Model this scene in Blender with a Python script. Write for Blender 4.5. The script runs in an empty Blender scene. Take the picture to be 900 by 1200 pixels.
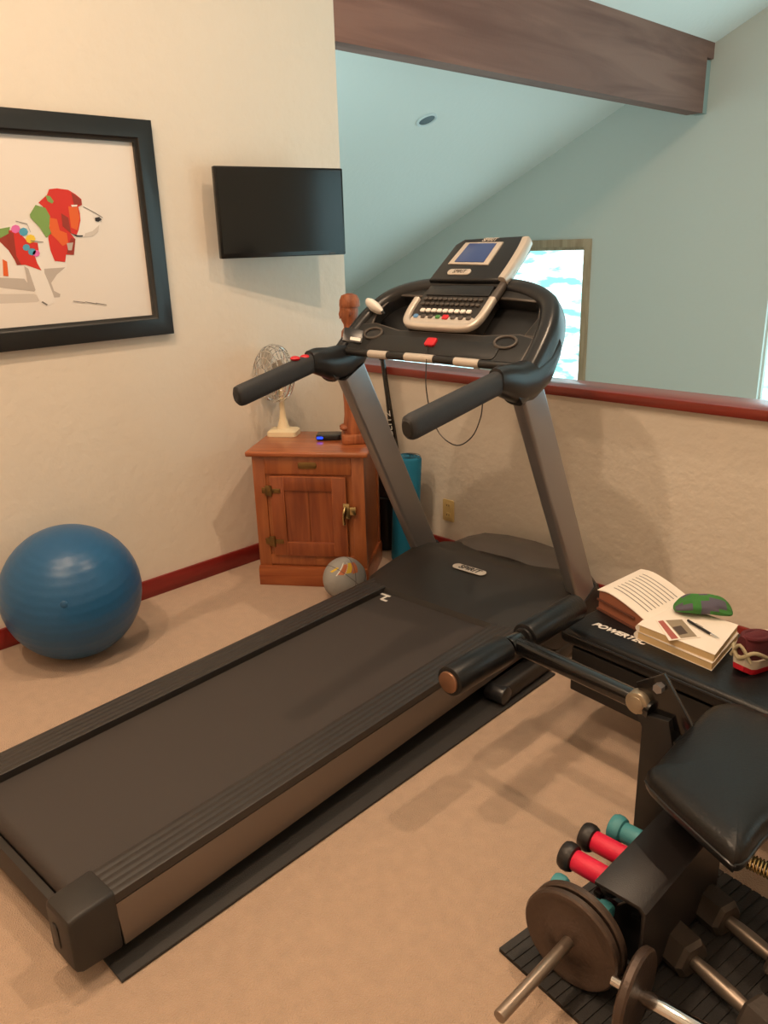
import bpy, bmesh, math, random
from mathutils import Vector, Matrix
random.seed(4)
PI = math.pi
S = bpy.context.scene
COL = S.collection
V = Vector

# ------------------------------------------------------------------ camera
F = 938.84
def nrm(v): return Vector(v).normalized()
Yc = nrm((995, -345, F)); Zc = -nrm((85, 2800, F)); Xc = Yc.cross(Zc)   # world axes seen in camera coordinates
CC = Vector((3.321, 0.0, 1.58))
def ray(u, v):
    d = nrm((u - 450, v - 600, F))
    return Vector((Xc.dot(d), Yc.dot(d), Zc.dot(d)))
def atz(u, v, z):
    d = ray(u, v); return CC + d * ((z - CC.z) / d.z)
def aty(u, v, y):
    d = ray(u, v); return CC + d * ((y - CC.y) / d.y)
def atx(u, v, x=0.0):
    d = ray(u, v); return CC + d * ((x - CC.x) / d.x)
cam_d = bpy.data.cameras.new('camera'); cam = bpy.data.objects.new('camera', cam_d); COL.objects.link(cam)
cam_d.sensor_fit = 'HORIZONTAL'; cam_d.sensor_width = 36; cam_d.lens = 36 * F / 900
cam_d.clip_start = 0.02
r_ = Vector((Xc[0], Yc[0], Zc[0])); u_ = -Vector((Xc[1], Yc[1], Zc[1])); b_ = -Vector((Xc[2], Yc[2], Zc[2]))
M = Matrix(((r_[0], u_[0], b_[0], CC[0]), (r_[1], u_[1], b_[1], CC[1]), (r_[2], u_[2], b_[2], CC[2]), (0, 0, 0, 1)))
cam.matrix_world = M
S.camera = cam

# ------------------------------------------------------------------ materials
def srgb(c):
    return tuple(((x / 255) / 12.92 if x / 255 <= .04045 else ((x / 255 + .055) / 1.055) ** 2.4) for x in c) + (1,)
def mat(name, rgb, rough=.5, metal=0, bump=0, bscale=200, var=0, vscale=8, coat=0, spec=.5, emit=None, estr=0, sheen=0, wood=None, det=3, trans=0):
    m = bpy.data.materials.new(name); m.use_nodes = True
    nt = m.node_tree; b = nt.nodes['Principled BSDF']
    col = srgb(rgb)
    b.inputs['Base Color'].default_value = col
    b.inputs['Roughness'].default_value = rough
    b.inputs['Metallic'].default_value = metal
    b.inputs['Specular IOR Level'].default_value = spec
    b.inputs['Coat Weight'].default_value = coat
    b.inputs['Sheen Weight'].default_value = sheen
    if trans: b.inputs['Transmission Weight'].default_value = trans
    if emit:
        b.inputs['Emission Color'].default_value = srgb(emit); b.inputs['Emission Strength'].default_value = estr
    tc = nt.nodes.new('ShaderNodeTexCoord')
    if var:
        n = nt.nodes.new('ShaderNodeTexNoise'); n.inputs['Scale'].default_value = vscale; n.inputs['Detail'].default_value = 6
        nt.links.new(tc.outputs['Object'], n.inputs['Vector'])
        mx = nt.nodes.new('ShaderNodeMix'); mx.data_type = 'RGBA'
        mx.inputs[6].default_value = tuple(c * (1 - var) for c in col[:3]) + (1,)
        mx.inputs[7].default_value = tuple(min(1, c * (1 + var)) for c in col[:3]) + (1,)
        nt.links.new(n.outputs['Fac'], mx.inputs[0]); nt.links.new(mx.outputs[2], b.inputs['Base Color'])
    if wood:
        sc, dark, axis, dist = wood
        mp = nt.nodes.new('ShaderNodeMapping')
        s = [sc, sc, sc]; s[axis] = sc * .08; mp.inputs['Scale'].default_value = s
        nt.links.new(tc.outputs['Object'], mp.inputs['Vector'])
        n = nt.nodes.new('ShaderNodeTexNoise'); n.inputs['Scale'].default_value = 1; n.inputs['Detail'].default_value = 8
        n.inputs['Distortion'].default_value = dist
        nt.links.new(mp.outputs[0], n.inputs['Vector'])
        cr = nt.nodes.new('ShaderNodeValToRGB')
        cr.color_ramp.elements[0].position = .34; cr.color_ramp.elements[0].color = srgb(dark)
        cr.color_ramp.elements[1].position = .62; cr.color_ramp.elements[1].color = col
        nt.links.new(n.outputs['Fac'], cr.inputs[0]); nt.links.new(cr.outputs[0], b.inputs['Base Color'])
    if bump:
        n = nt.nodes.new('ShaderNodeTexNoise'); n.inputs['Scale'].default_value = bscale; n.inputs['Detail'].default_value = det
        nt.links.new(tc.outputs['Object'], n.inputs['Vector'])
        bp = nt.nodes.new('ShaderNodeBump'); bp.inputs['Strength'].default_value = bump; bp.inputs['Distance'].default_value = .01
        nt.links.new(n.outputs['Fac'], bp.inputs['Height']); nt.links.new(bp.outputs[0], b.inputs['Normal'])
    return m
W_WALL = mat('cream_wall', (222, 212, 198), .85, bump=.35, bscale=22, var=.03, vscale=3)
W_GREAT = mat('great_room_wall', (206, 206, 198), .9, bump=.2, bscale=20)
W_CEIL = mat('ceiling_paint', (236, 234, 228), .9, bump=.2, bscale=25)
CARPET = mat('carpet', (198, 168, 143), .95, bump=.9, bscale=260, var=.14, vscale=26, sheen=.25, det=5)
CHERRY = mat('red_stained_wood', (140, 52, 38), .3, wood=(14, (104, 34, 26), 0, .6), coat=.2)
BASEB = mat('baseboard_red', (140, 40, 36), .35, wood=(14, (112, 28, 26), 1, .6), coat=.15)
BEAM = mat('beam_wood', (136, 100, 88), .75, wood=(7, (112, 78, 68), 1, 1.2), bump=.15, bscale=40)
OAK = mat('oak', (166, 98, 56), .35, wood=(26, (142, 78, 44), 2, 1.2), coat=.25)
OAKH = mat('oak_horizontal', (170, 98, 56), .35, wood=(26, (136, 66, 34), 0, 1.2), coat=.25)
OAKD = mat('oak_panel', (150, 82, 46), .4, wood=(26, (124, 62, 36), 2, 1), coat=.2)
STATUEW = mat('carved_wood', (172, 102, 62), .5, wood=(30, (128, 70, 42), 2, 1.5), bump=.3, bscale=90)
BRASS = mat('aged_brass', (140, 112, 70), .35, metal=.9)
BRASSB = mat('bright_brass', (200, 180, 130), .25, metal=1)
BLACK = mat('black_plastic', (25, 25, 26), .42, bump=.08, bscale=400)
BLACKS = mat('black_satin', (30, 31, 34), .3)
CHAR = mat('charcoal_plastic', (38, 35, 33), .5, bump=.1, bscale=500, var=.05)
DKGREY = mat('grey_plastic', (78, 72, 68), .45, var=.06)
BELT = mat('belt_rubber', (56, 50, 48), .62, bump=.25, bscale=700, var=.07, vscale=5)
RAIL = mat('ribbed_rail', (46, 42, 40), .42)
RUB = mat('rubber_mat', (44, 42, 41), .6, bump=.3, bscale=300, var=.1)
FOAM = mat('foam_grip', (44, 46, 50), .65, bump=.2, bscale=600)
STEEL = mat('silver_painted_steel', (150, 148, 150), .32, metal=.75)
SKIRT = mat('satin_side_trim', (122, 112, 104), .4, metal=.6)
SILVER = mat('silver_plastic', (205, 196, 186), .35, metal=.35)
CHROME = mat('chrome', (225, 225, 225), .12, metal=1)
SCREEN = mat('display_screen', (58, 76, 120), .15, emit=(70, 95, 150), estr=.12)
TVSCR = mat('tv_screen', (8, 9, 10), .12, spec=.5)
TVFR = mat('tv_frame', (14, 14, 15), .25)
RED = mat('red_plastic', (200, 30, 44), .35)
GREEN = mat('green_plastic', (70, 130, 70), .4)
BLUE = mat('blue_plastic', (90, 140, 190), .4)
WHITE = mat('white_plastic', (232, 228, 222), .4)
CREAM = mat('cream_enamel', (226, 210, 176), .35, coat=.2)
FRAMEB = mat('black_frame', (28, 28, 28), .35, coat=.1)
PAPER = mat('art_paper', (228, 220, 212), .6)
BALLM = mat('ball_vinyl', (34, 88, 132), .36, bump=.05, bscale=60, spec=.45)
BALLS = mat('ball_ridge', (28, 78, 118), .42)
VINYL = mat('black_vinyl', (19, 20, 22), .36, bump=.1, bscale=120, spec=.4)
GLOSSB = mat('gloss_black_steel', (16, 16, 17), .22, coat=.4)
IRON = mat('grey_iron', (84, 70, 62), .42, metal=.5, bump=.15, bscale=120)
IRONB = mat('steel_bar', (150, 136, 124), .38, metal=.8)
HEXM = mat('hex_iron', (74, 66, 60), .5, metal=.3, bump=.1, bscale=150)
BRONZE = mat('bronze_cap', (150, 112, 88), .4, metal=.7)
PEWTER = mat('pewter_cap', (170, 158, 138), .38, metal=.7)
TEAL = mat('teal_neoprene', (66, 138, 146), .5, bump=.1, bscale=300)
PINK = mat('red_neoprene', (214, 24, 64), .5, bump=.1, bscale=300)
NEOB = mat('black_neoprene', (32, 28, 28), .4, bump=.1, bscale=300)
TEALM = mat('teal_foam', (0, 112, 148), .6, bump=.2, bscale=300)
PAGE = mat('page_paper', (236, 226, 214), .7)
PAGEE = mat('page_edges', (222, 192, 142), .8, bump=.4, bscale=900)
BROWN = mat('brown_cover', (150, 92, 68), .6)
BROWND = mat('brown_dark', (104, 62, 48), .6)
SOCKG = mat('green_knit', (62, 126, 58), .9, bump=.5, bscale=500)
SOCKP = mat('purple_knit', (92, 88, 104), .9, bump=.5, bscale=500)
GREYBALL = mat('grey_ball_leather', (158, 158, 156), .5, bump=.3, bscale=300)
ORANGE = mat('ball_orange', (200, 110, 60), .5)
YELLOW = mat('ball_yellow', (226, 190, 50), .5)
SHOEW = mat('shoe_foam', (222, 210, 192), .6)
SHOEM = mat('shoe_mesh', (92, 26, 34), .8, bump=.5, bscale=500)
SHOER = mat('shoe_red', (198, 30, 48), .5)
SHOET = mat('shoe_tan', (170, 158, 128), .6)
IVORY = mat('ivory_plate', (206, 178, 120), .4)
WOODT = mat('window_trim_wood', (186, 158, 128), .5, wood=(16, (160, 130, 100), 2, 1))
INK = mat('ink_grey', (120, 114, 110), .8)
LED = mat('blue_led', (30, 60, 220), .3, emit=(20, 60, 255), estr=2.5)
BULB = mat('lamp_glow', (255, 240, 220), .4, emit=(255, 226, 186), estr=6)
def glass_mat():
    m = bpy.data.materials.new('window_glass'); m.use_nodes = True; nt = m.node_tree; nt.nodes.clear()
    o = nt.nodes.new('ShaderNodeOutputMaterial'); t = nt.nodes.new('ShaderNodeBsdfTransparent'); g = nt.nodes.new('ShaderNodeBsdfGlossy')
    g.inputs['Roughness'].default_value = .02; mx = nt.nodes.new('ShaderNodeMixShader'); mx.inputs[0].default_value = .06
    nt.links.new(t.outputs[0], mx.inputs[1]); nt.links.new(g.outputs[0], mx.inputs[2]); nt.links.new(mx.outputs[0], o.inputs[0]); return m
GLASS = glass_mat()

# ------------------------------------------------------------------ mesh helpers
class MB:
    def __init__(s): s.bm = bmesh.new(); s.mats = []
    def mi(s, m):
        if m not in s.mats: s.mats.append(m)
        return s.mats.index(m)
    def _fin(s, faces, m, smooth):
        i = s.mi(m)
        for f in faces: f.material_index = i; f.smooth = smooth
    def box(s, c, size, m, rot=None, bev=0, seg=2):
        r = bmesh.ops.create_cube(s.bm, size=1)
        mt = Matrix.Translation(V(c)) @ (rot.to_4x4() if rot else Matrix()) @ Matrix.Diagonal((*size, 1))
        bmesh.ops.transform(s.bm, matrix=mt, verts=r['verts'])
        fs = set(f for v in r['verts'] for f in v.link_faces)
        if bev:
            es = list(set(e for v in r['verts'] for e in v.link_edges))
            rr = bmesh.ops.bevel(s.bm, geom=es, offset=bev, segments=seg, affect='EDGES', profile=.5)
            fs = set(f for f in fs if f.is_valid) | set(rr['faces'])
        s._fin(fs, m, bool(bev)); return s
    def prism(s, pts, d, m, bev=0, seg=2, smooth=None, m2=None):
        """closed polygon (3D points) extruded by vector d"""
        d = V(d); a = [s.bm.verts.new(V(p)) for p in pts]; b = [s.bm.verts.new(V(p) + d) for p in pts]
        n = len(a); fs = [s.bm.faces.new(a), s.bm.faces.new(b[::-1])]
        for i in range(n): fs.append(s.bm.faces.new((a[(i + 1) % n], a[i], b[i], b[(i + 1) % n])))
        bmesh.ops.recalc_face_normals(s.bm, faces=fs)
        i0 = s.mi(m)
        if bev:
            es = list(set(e for f in fs[:2] for e in f.edges))
            rr = bmesh.ops.bevel(s.bm, geom=es, offset=bev, segments=seg, affect='EDGES', profile=.5)
            fs = [f for f in fs if f.is_valid] + [f for f in rr['faces'] if f.is_valid]
        s._fin(set(fs), m, bool(bev) if smooth is None else smooth); return s
    def ring(s, pts):
        return [s.bm.verts.new(V(p)) for p in pts]
    def loft(s, rings, m, cap=True, smooth=True, close=False):
        R = [s.ring(r) for r in rings]; fs = []
        n = len(R[0]); K = len(R)
        for k in range(K if close else K - 1):
            A = R[k]; B = R[(k + 1) % K]
            for i in range(n): fs.append(s.bm.faces.new((A[i], A[(i + 1) % n], B[(i + 1) % n], B[i])))
        if cap and not close: fs += [s.bm.faces.new(R[0][::-1]), s.bm.faces.new(R[-1])]
        bmesh.ops.recalc_face_normals(s.bm, faces=fs)
        s._fin(fs, m, smooth); return s
    def tube(s, path, r, m, n=12, cap=True, close=False, sx=1, up=None, sup=2):
        P = [V(p) for p in path]; rings = []
        ref = V(up) if up else None
        for i, p in enumerate(P):
            if close: t = P[(i + 1) % len(P)] - P[i - 1]
            else: t = P[min(i + 1, len(P) - 1)] - P[max(i - 1, 0)]
            t.normalize()
            if ref is None: ref = V((0, 0, 1)) if abs(t.z) < .9 else V((1, 0, 0))
            a = (ref - t * ref.dot(t)).normalized(); b = t.cross(a)
            if not up: ref = a
            rr = r[i] if isinstance(r, (list, tuple)) else r
            rg = []
            for k in range(n):
                an = 2 * PI * k / n; ca, sa = math.cos(an), math.sin(an)
                if sup != 2:
                    ca = math.copysign(abs(ca) ** (2 / sup), ca); sa = math.copysign(abs(sa) ** (2 / sup), sa)
                rg.append(p + a * (rr * ca) + b * (rr * sx * sa))
            rings.append(rg)
        return s.loft(rings, m, cap=cap, close=close)
    def cyl(s, p0, p1, r, m, n=24, r1=None, bev=0):
        p0 = V(p0); p1 = V(p1); r1 = r if r1 is None else r1
        if bev:
            t = (p1 - p0).normalized()
            return s.tube([p0, p0 + t * bev * .3, p0 + t * bev, p1 - t * bev, p1 - t * bev * .3, p1], [r - bev, r - bev * .3, r, r1, r1 - bev * .3, r1 - bev], m, n)
        return s.tube([p0, p1], [r, r1], m, n)
    def lathe(s, prof, m, o=(0, 0, 0), n=32, axis=(0, 0, 1), sy=1):
        a = V(axis).normalized(); q = V((0, 0, 1)).rotation_difference(a); o = V(o)
        rings = [[o + q @ V((max(r, 1e-4) * math.cos(2 * PI * k / n), max(r, 1e-4) * sy * math.sin(2 * PI * k / n), z)) for k in range(n)] for r, z in prof]
        return s.loft(rings, m)
    def sphere(s, c, r, m, sc=(1, 1, 1), n=32, rot=None):
        rr = bmesh.ops.create_uvsphere(s.bm, u_segments=n, v_segments=max(8, n // 2), radius=r)
        mt = Matrix.Translation(V(c)) @ (rot.to_4x4() if rot else Matrix()) @ Matrix.Diagonal((*sc, 1))
        bmesh.ops.transform(s.bm, matrix=mt, verts=rr['verts'])
        s._fin(set(f for v in rr['verts'] for f in v.link_faces), m, True); return s
    def build(s, name, parent=None, ws=False, sharp=40):
        me = bpy.data.meshes.new(name); s.bm.to_mesh(me); s.bm.free()
        for m in s.mats: me.materials.append(m)
        try: me.set_sharp_from_angle(angle=math.radians(sharp))
        except Exception: pass
        o = bpy.data.objects.new(name, me); COL.objects.link(o)
        if parent: o.parent = parent
        return o
def empty(name, loc=(0, 0, 0), rz=0):
    o = bpy.data.objects.new(name, None); COL.objects.link(o); o.location = loc; o.rotation_euler = (0, 0, rz)
    o.empty_display_size = .05; return o
def tag(o, label, cat, group=None):
    o['label'] = label; o['category'] = cat
    if group: o['group'] = group
    return o
def struct(o): o['kind'] = 'structure'; return o
def text_obj(name, txt, size, m, origin, xdir, ydir, parent, ext=.0006, spacing=1, shear=0, bold=0, mirror=False):
    cu = bpy.data.curves.new(name, 'FONT'); cu.body = txt; cu.size = size; cu.extrude = ext; cu.align_x = 'CENTER'; cu.align_y = 'CENTER'
    cu.space_character = spacing; cu.shear = shear; cu.offset = bold
    t = bpy.data.objects.new(name, cu); COL.objects.link(t)
    dg = bpy.context.evaluated_depsgraph_get(); me = bpy.data.meshes.new_from_object(t.evaluated_get(dg))
    bpy.data.objects.remove(t)
    x = V(xdir).normalized(); y = V(ydir); y = (y - x * y.dot(x)).normalized(); z = x.cross(y)
    mt = Matrix((( x[0], y[0], z[0], origin[0]), (x[1], y[1], z[1], origin[1]), (x[2], y[2], z[2], origin[2]), (0, 0, 0, 1)))
    me.transform(mt); me.name = name; me.materials.clear(); me.materials.append(m)
    o = bpy.data.objects.new(name, me); COL.objects.link(o)
    if parent: o.parent = parent
    return o
def catmull(P, n=6, close=False):
    P = [V(p) for p in P]; out = []; L = len(P)
    for i in range(L if close else L - 1):
        if close: a, b, c, d = P[i - 1], P[i], P[(i + 1) % L], P[(i + 2) % L]
        else: a, b, c, d = P[max(i - 1, 0)], P[i], P[i + 1], P[min(i + 2, L - 1)]
        for k in range(n):
            t = k / n
            out.append(.5 * ((2 * b) + (c - a) * t + (2 * a - 5 * b + 4 * c - d) * t * t + (3 * b - a - 3 * c + d) * t ** 3))
    if not close: out.append(P[-1])
    return out
def round_rect(w, h, r, n=5):
    pts = []
    for cx, cy, a0 in ((w / 2 - r, h / 2 - r, 0), (-w / 2 + r, h / 2 - r, 90), (-w / 2 + r, -h / 2 + r, 180), (w / 2 - r, -h / 2 + r, 270)):
        for k in range(n + 1):
            a = math.radians(a0 + 90 * k / n); pts.append((cx + r * math.cos(a), cy + r * math.sin(a)))
    return pts

# ------------------------------------------------------------------ room
YW = 3.03; XR = 4.7; YB = -1.9; YF = 7.27; XG = -5.6; FZ = -2.7
def cz(x): return 3.07 + .46 * x
b = MB(); b.box(((XR - .14) / 2, (YB + YW + .12) / 2, -.15), (XR + .14, YW + .12 - YB, .3), CARPET); struct(b.build('floor'))
b = MB(); b.prism([(0, YB, -.3), (0, YW, -.3), (0, YW, 3.09), (0, YB, 3.09)], (-.14, 0, 0), W_WALL); struct(b.build('wall_left'))
b = MB(); b.prism([(0, YW, 0), (XR, YW, 0), (XR, YW, .925), (0, YW, .925)], (0, .12, 0), W_WALL); struct(b.build('wall_half'))
b = MB(); b.prism([(0, YB, -.3), (XR, YB, -.3), (XR, YB, cz(XR)), (0, YB, cz(0))], (0, -.1, 0), W_WALL); struct(b.build('wall_back'))
b = MB(); WR = (3.7, 6.9, -1.9, 2.4)
b.prism([(XR, YB, FZ), (XR, WR[0], FZ), (XR, WR[0], cz(XR)), (XR, YB, cz(XR))], (.1, 0, 0), W_WALL); b.prism([(XR, WR[1], FZ), (XR, YF, FZ), (XR, YF, cz(XR)), (XR, WR[1], cz(XR))], (.1, 0, 0), W_WALL)
b.prism([(XR, WR[0], FZ), (XR, WR[1], FZ), (XR, WR[1], WR[2]), (XR, WR[0], WR[2])], (.1, 0, 0), W_WALL); b.prism([(XR, WR[0], WR[3]), (XR, WR[1], WR[3]), (XR, WR[1], cz(XR)), (XR, WR[0], cz(XR))], (.1, 0, 0), W_WALL)
struct(b.build('wall_right'))
b = MB()
for y in (WR[0] + .03, 4.75, 5.85, WR[1] - .03): b.box((XR + .05, y, (WR[2] + WR[3]) / 2), (.05, .06, WR[3] - WR[2]), WOODT)
for z in (WR[2] + .03, WR[3] - .03): b.box((XR + .05, (WR[0] + WR[1]) / 2, z), (.05, WR[1] - WR[0], .06), WOODT)
wf = struct(b.build('window_4')); b = MB(); b.box((XR + .06, (WR[0] + WR[1]) / 2, (WR[2] + WR[3]) / 2), (.006, WR[1] - WR[0], WR[3] - WR[2]), GLASS); b.build('window_pane', wf)  # unseen window, added to bring more daylight onto ceiling and left wall
b = MB(); b.prism([(XG, YB, cz(XG)), (XR + .1, YB, cz(XR + .1)), (XR + .1, YB, cz(XR + .1) + .12), (XG, YB, cz(XG) + .12)], (0, YF - YB + .2, 0), W_CEIL); struct(b.build('ceiling'))
b = MB(); b.box(((XG + XR) / 2, (YW + YF) / 2, FZ - .05), (XR - XG, YF - YW, .1), mat('great_room_floor', (150, 112, 78), .35, wood=(10, (120, 86, 58), 0, 1))); struct(b.build('floor_great_room'))
b = MB(); b.box((XG - .05, (YW + YF) / 2, (FZ + cz(XG)) / 2), (.1, YF - YW, cz(XG) - FZ), W_GREAT); struct(b.build('wall_eave'))
b = MB(); b.box((XG / 2 - .07, YW + .07, (FZ + 1.5) / 2 - .6), (-XG - .14, .1, 5.4 - .4), W_GREAT)
struct(b.build('wall_behind'))
b = MB(); b.box((XR / 2, YW + .1, (FZ - .3) / 2), (XR, .1, -FZ - .3), W_GREAT); struct(b.build('wall_below_loft'))
# far gable wall with window openings: built of vertical strips
wins = [(-3.95, -2.5, -1.6, .24), (-2.15, -1.13, -1.0, 1.49), (.665, 3.6, -1.6, 2.7)]
b = MB(); xs = [XG]
for w in wins: xs += [w[0], w[1]]
xs.append(XR)
for i in range(len(xs) - 1):
    x0, x1 = xs[i], xs[i + 1]
    if i % 2 == 0: b.prism([(x0, YF, FZ), (x1, YF, FZ), (x1, YF, cz(x1)), (x0, YF, cz(x0))], (0, .14, 0), W_GREAT)
    else:
        z0, z1 = wins[i // 2][2], wins[i // 2][3]
        b.prism([(x0, YF, FZ), (x1, YF, FZ), (x1, YF, z0), (x0, YF, z0)], (0, .14, 0), W_GREAT)
        b.prism([(x0, YF, z1), (x1, YF, z1), (x1, YF, cz(x1)), (x0, YF, cz(x0))], (0, .14, 0), W_GREAT)
struct(b.build('wall_far'))
for i, (x0, x1, z0, z1) in enumerate(wins):
    t = .075 if i < 2 else .05
    b = MB()
    if i < 2:
        b.box(((x0 + x1) / 2, YF - .01, z1 + t / 2), (x1 - x0 + 2 * t, .03, t), WOODT); b.box(((x0 + x1) / 2, YF - .01, z0 - t / 2), (x1 - x0 + 2 * t, .03, t), WOODT)
        for x in (x0 - t / 2, x1 + t / 2): b.box((x, YF - .01, (z0 + z1) / 2), (t, .03, z1 - z0), WOODT)
        b.box(((x0 + x1) / 2, YF + .07, z0 + .015), (x1 - x0, .04, .03), WOODT); b.box(((x0 + x1) / 2, YF + .07, z1 - .015), (x1 - x0, .04, .03), WOODT)
    else:
        for x in (x0 + .008, (x0 + x1) / 2, x1 - .008): b.box((x, YF + .07, (z0 + z1) / 2), (.016, .05, z1 - z0), W_GREAT)
        for z in (z0 + .02, z1 - .02): b.box(((x0 + x1) / 2, YF + .07, z), (x1 - x0, .05, .04), W_GREAT)
    wf = struct(b.build('window_%d' % (i + 1)))
    b = MB(); b.box(((x0 + x1) / 2, YF + .09, (z0 + z1) / 2), (x1 - x0, .006, z1 - z0), GLASS); g = b.build('window_pane', wf)
# cap rail, baseboards
b = MB(); b.box((XR / 2, YW + .07, .945), (XR, .2, .042), CHERRY, bev=.006); struct(b.build('trim_1'))
b = MB(); b.box((.008, (YB + YW) / 2, .045), (.016, YW - YB, .09), BASEB, bev=.004); struct(b.build('baseboard_left'))
b = MB(); b.box((XR / 2, YW - .008, .045), (XR, .016, .09), BASEB, bev=.004); struct(b.build('baseboard_half'))
# beam
b = MB(); zb = 2.535; zt = cz(0) + .02
b.prism([(0, YW + .001, zb), (0, 7.15, zb), (0, 7.15, 2.95), (0, YF, 2.95), (0, YF, zt), (0, YW + .001, zt)], (-.14, 0, 0), BEAM)
bm_o = tag(b.build('ceiling_beam'), 'long reddish brown timber beam running under the sloped white ceiling', 'beam')
b = MB(); b.box((-.07, 7.21, 2.74), (.1, .115, .4), mat('bracket_paint', (150, 165, 160), .6)); b.build('beam_bracket', bm_o)
# recessed lights
def downlight(x, y, label, glow=False, r=.085):
    z = cz(x); a = math.atan(.46); up = V((-math.sin(a), 0, math.cos(a))); o = V((x, y, z)) - up * .004
    e = empty('recessed_light', o); tag(e, label, 'ceiling light')
    q = V((0, 0, 1)).rotation_difference(up)
    b = MB(); pr = [(r * .74, .012), (r * .78, -.006), (r * .9, -.012), (r, -.008), (r, .003), (r * .74, .012)]
    b.lathe(pr, W_CEIL if glow else mat('trim_ring_white', (225, 228, 228), .35), axis=up); b.build('trim_ring', e)
    b = MB(); b.lathe([(r * .76, .0), (r * .5, .002), (0.0, .003), (0, -.0)], BULB if glow else mat('unlit_baffle', (70, 80, 84), .3, metal=.5), axis=up); b.build('bulb' , e)
pl = None
d = ray(500, 140); t = (cz(CC.x) - CC.z) / (d.z - .46 * d.x); pl = CC + d * t
downlight(pl.x, pl.y, 'small unlit recessed ceiling light in sloped ceiling beyond the beam')

# ------------------------------------------------------------------ picture
pe = empty('framed_picture', (0, .95, 1.66)); tag(pe, 'large black framed picture of a colourful patched basset hound on left wall', 'picture')
def L(p): return V(p) - V((0, .95, 1.66))
y0, y1, z0, z1 = .02, 1.942, 1.221, 2.096; fw = .088
b = MB()
for ring in (0,):
    o = [(y0, z0), (y1, z0), (y1, z1), (y0, z1)]; sgn = [(1, 1), (-1, 1), (-1, -1), (1, -1)]
    prof = [(0, .002), (0, .032), (.012, .036), (fw - .018, .036), (fw - .012, .03), (fw, .026), (fw, .004)]
    rings = []
    for (yy, zz), (sy, sz) in zip(o, sgn): rings.append([L((x, yy + sy * dd, zz + sz * dd)) for dd, x in prof])
    b.loft(rings, FRAMEB, close=True, smooth=False)
b.build('picture_frame', pe)
b = MB(); b.box(L((.008, (y0 + y1) / 2, (z0 + z1) / 2)), (.008, y1 - y0 - 2 * fw + .01, z1 - z0 - 2 * fw + .01), PAPER)
def art(zp, m, lay):  # outline in the tall crop of the photo (6x zoom of 0,200)
    pts = [atx(p[0] / 6, 200 + p[1] / 6, .0122 + lay * .0004) for p in zp]
    f = b.bm.faces.new([b.bm.verts.new(L(p)) for p in pts]); f.material_index = b.mi(m)
    f.normal_update()
    if f.normal.x < 0: f.normal_flip()
AR = lambda n, c: mat('paint_' + n, c, .6)
aw, ag, ared, adk, aor, agr = AR('white', (232, 226, 220)), AR('shade', (186, 176, 168)), AR('red', (206, 46, 34)), AR('deep_red', (150, 50, 34)), AR('orange', (222, 98, 40)), AR('green', (124, 158, 84))
apk, abl, aye, abk, asf = AR('pink', (222, 110, 180)), AR('blue', (80, 160, 190)), AR('yellow', (236, 200, 60)), AR('black', (40, 34, 34)), AR('soft_grey', (206, 197, 189))
art([(-900, 880), (-400, 870), (240, 866), (300, 900), (260, 925), (-400, 950), (-900, 930)], asf, 0)
art([(-700, 640), (-500, 500), (-200, 430), (0, 400), (100, 370), (190, 340), (330, 470), (470, 590), (470, 690), (340, 720), (200, 760), (0, 775), (-420, 770), (-620, 760)], aw, 0)
art([(-420, 740), (0, 752), (170, 760), (240, 850), (0, 822), (-400, 800)], ag, 1)
for dx in (0, -640):
    art([(310 + dx, 690), (460 + dx, 680), (400 + dx, 730), (360 + dx, 790), (380 + dx, 845), (425 + dx, 868), (420 + dx, 890), (380 + dx, 892), (320 + dx, 800)], ag, 1)
    art([(170 + dx, 665), (300 + dx, 690), (335 + dx, 770), (370 + dx, 860), (392 + dx, 925), (330 + dx, 952), (285 + dx, 930), (240 + dx, 840), (190 + dx, 740)], aw, 2)
    art([(170 + dx, 670), (200 + dx, 690), (250 + dx, 840), (240 + dx, 850), (200 + dx, 820), (185 + dx, 740)], ag, 3)
    art([(290 + dx, 925), (330 + dx, 950), (335 + dx, 940), (300 + dx, 918)], INK, 3)
art([(-700, 650), (-620, 520), (-400, 440), (-160, 410), (0, 420), (60, 430), (110, 640), (60, 560), (0, 500), (-200, 520), (-420, 600), (-600, 740)], adk, 2)
art([(-160, 400), (0, 408), (70, 395), (65, 440), (0, 475), (-120, 470)], agr, 3)
art([(60, 420), (120, 418), (190, 495), (265, 508), (272, 560), (240, 585), (262, 650), (292, 702), (180, 662), (120, 664), (70, 560)], ared, 4)
art([(60, 425), (95, 440), (115, 600), (150, 662), (120, 664), (70, 560)], adk, 5)
for (x, y, r, m) in ((110, 410, 30, apk), (165, 430, 30, abl), (215, 480, 32, aye), (185, 540, 24, abl), (225, 570, 26, abl), (255, 582, 24, apk), (232, 525, 24, ared)):
    art([(x + r * math.cos(k * PI / 4) * 1.1, y + r * math.sin(k * PI / 4)) for k in range(8)], m, 6)
art([(18, 622), (50, 640), (60, 742), (24, 740)], aor, 5)
art([(575, 245), (620, 258), (670, 292), (722, 330), (716, 352), (690, 430), (650, 462), (570, 467), (540, 450), (555, 380)], aw, 2)
art([(600, 440), (650, 425), (700, 380), (690, 430), (650, 462), (590, 466)], asf, 3)
art([(345, 130), (400, 124), (480, 135), (530, 165), (572, 200), (577, 240), (550, 255), (562, 300), (566, 350), (552, 420), (540, 450), (495, 440), (530, 482), (520, 592), (465, 590), (458, 642), (385, 635), (355, 560), (340, 480), (345, 420), (352, 345), (300, 250), (270, 225), (330, 170)], ared, 4)
art([(250, 240), (320, 262), (352, 320), (346, 400), (362, 440), (325, 472), (280, 400), (214, 330), (210, 308)], agr, 5)
art([(320, 175), (350, 178), (378, 215), (368, 232), (335, 215)], agr, 6)
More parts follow.
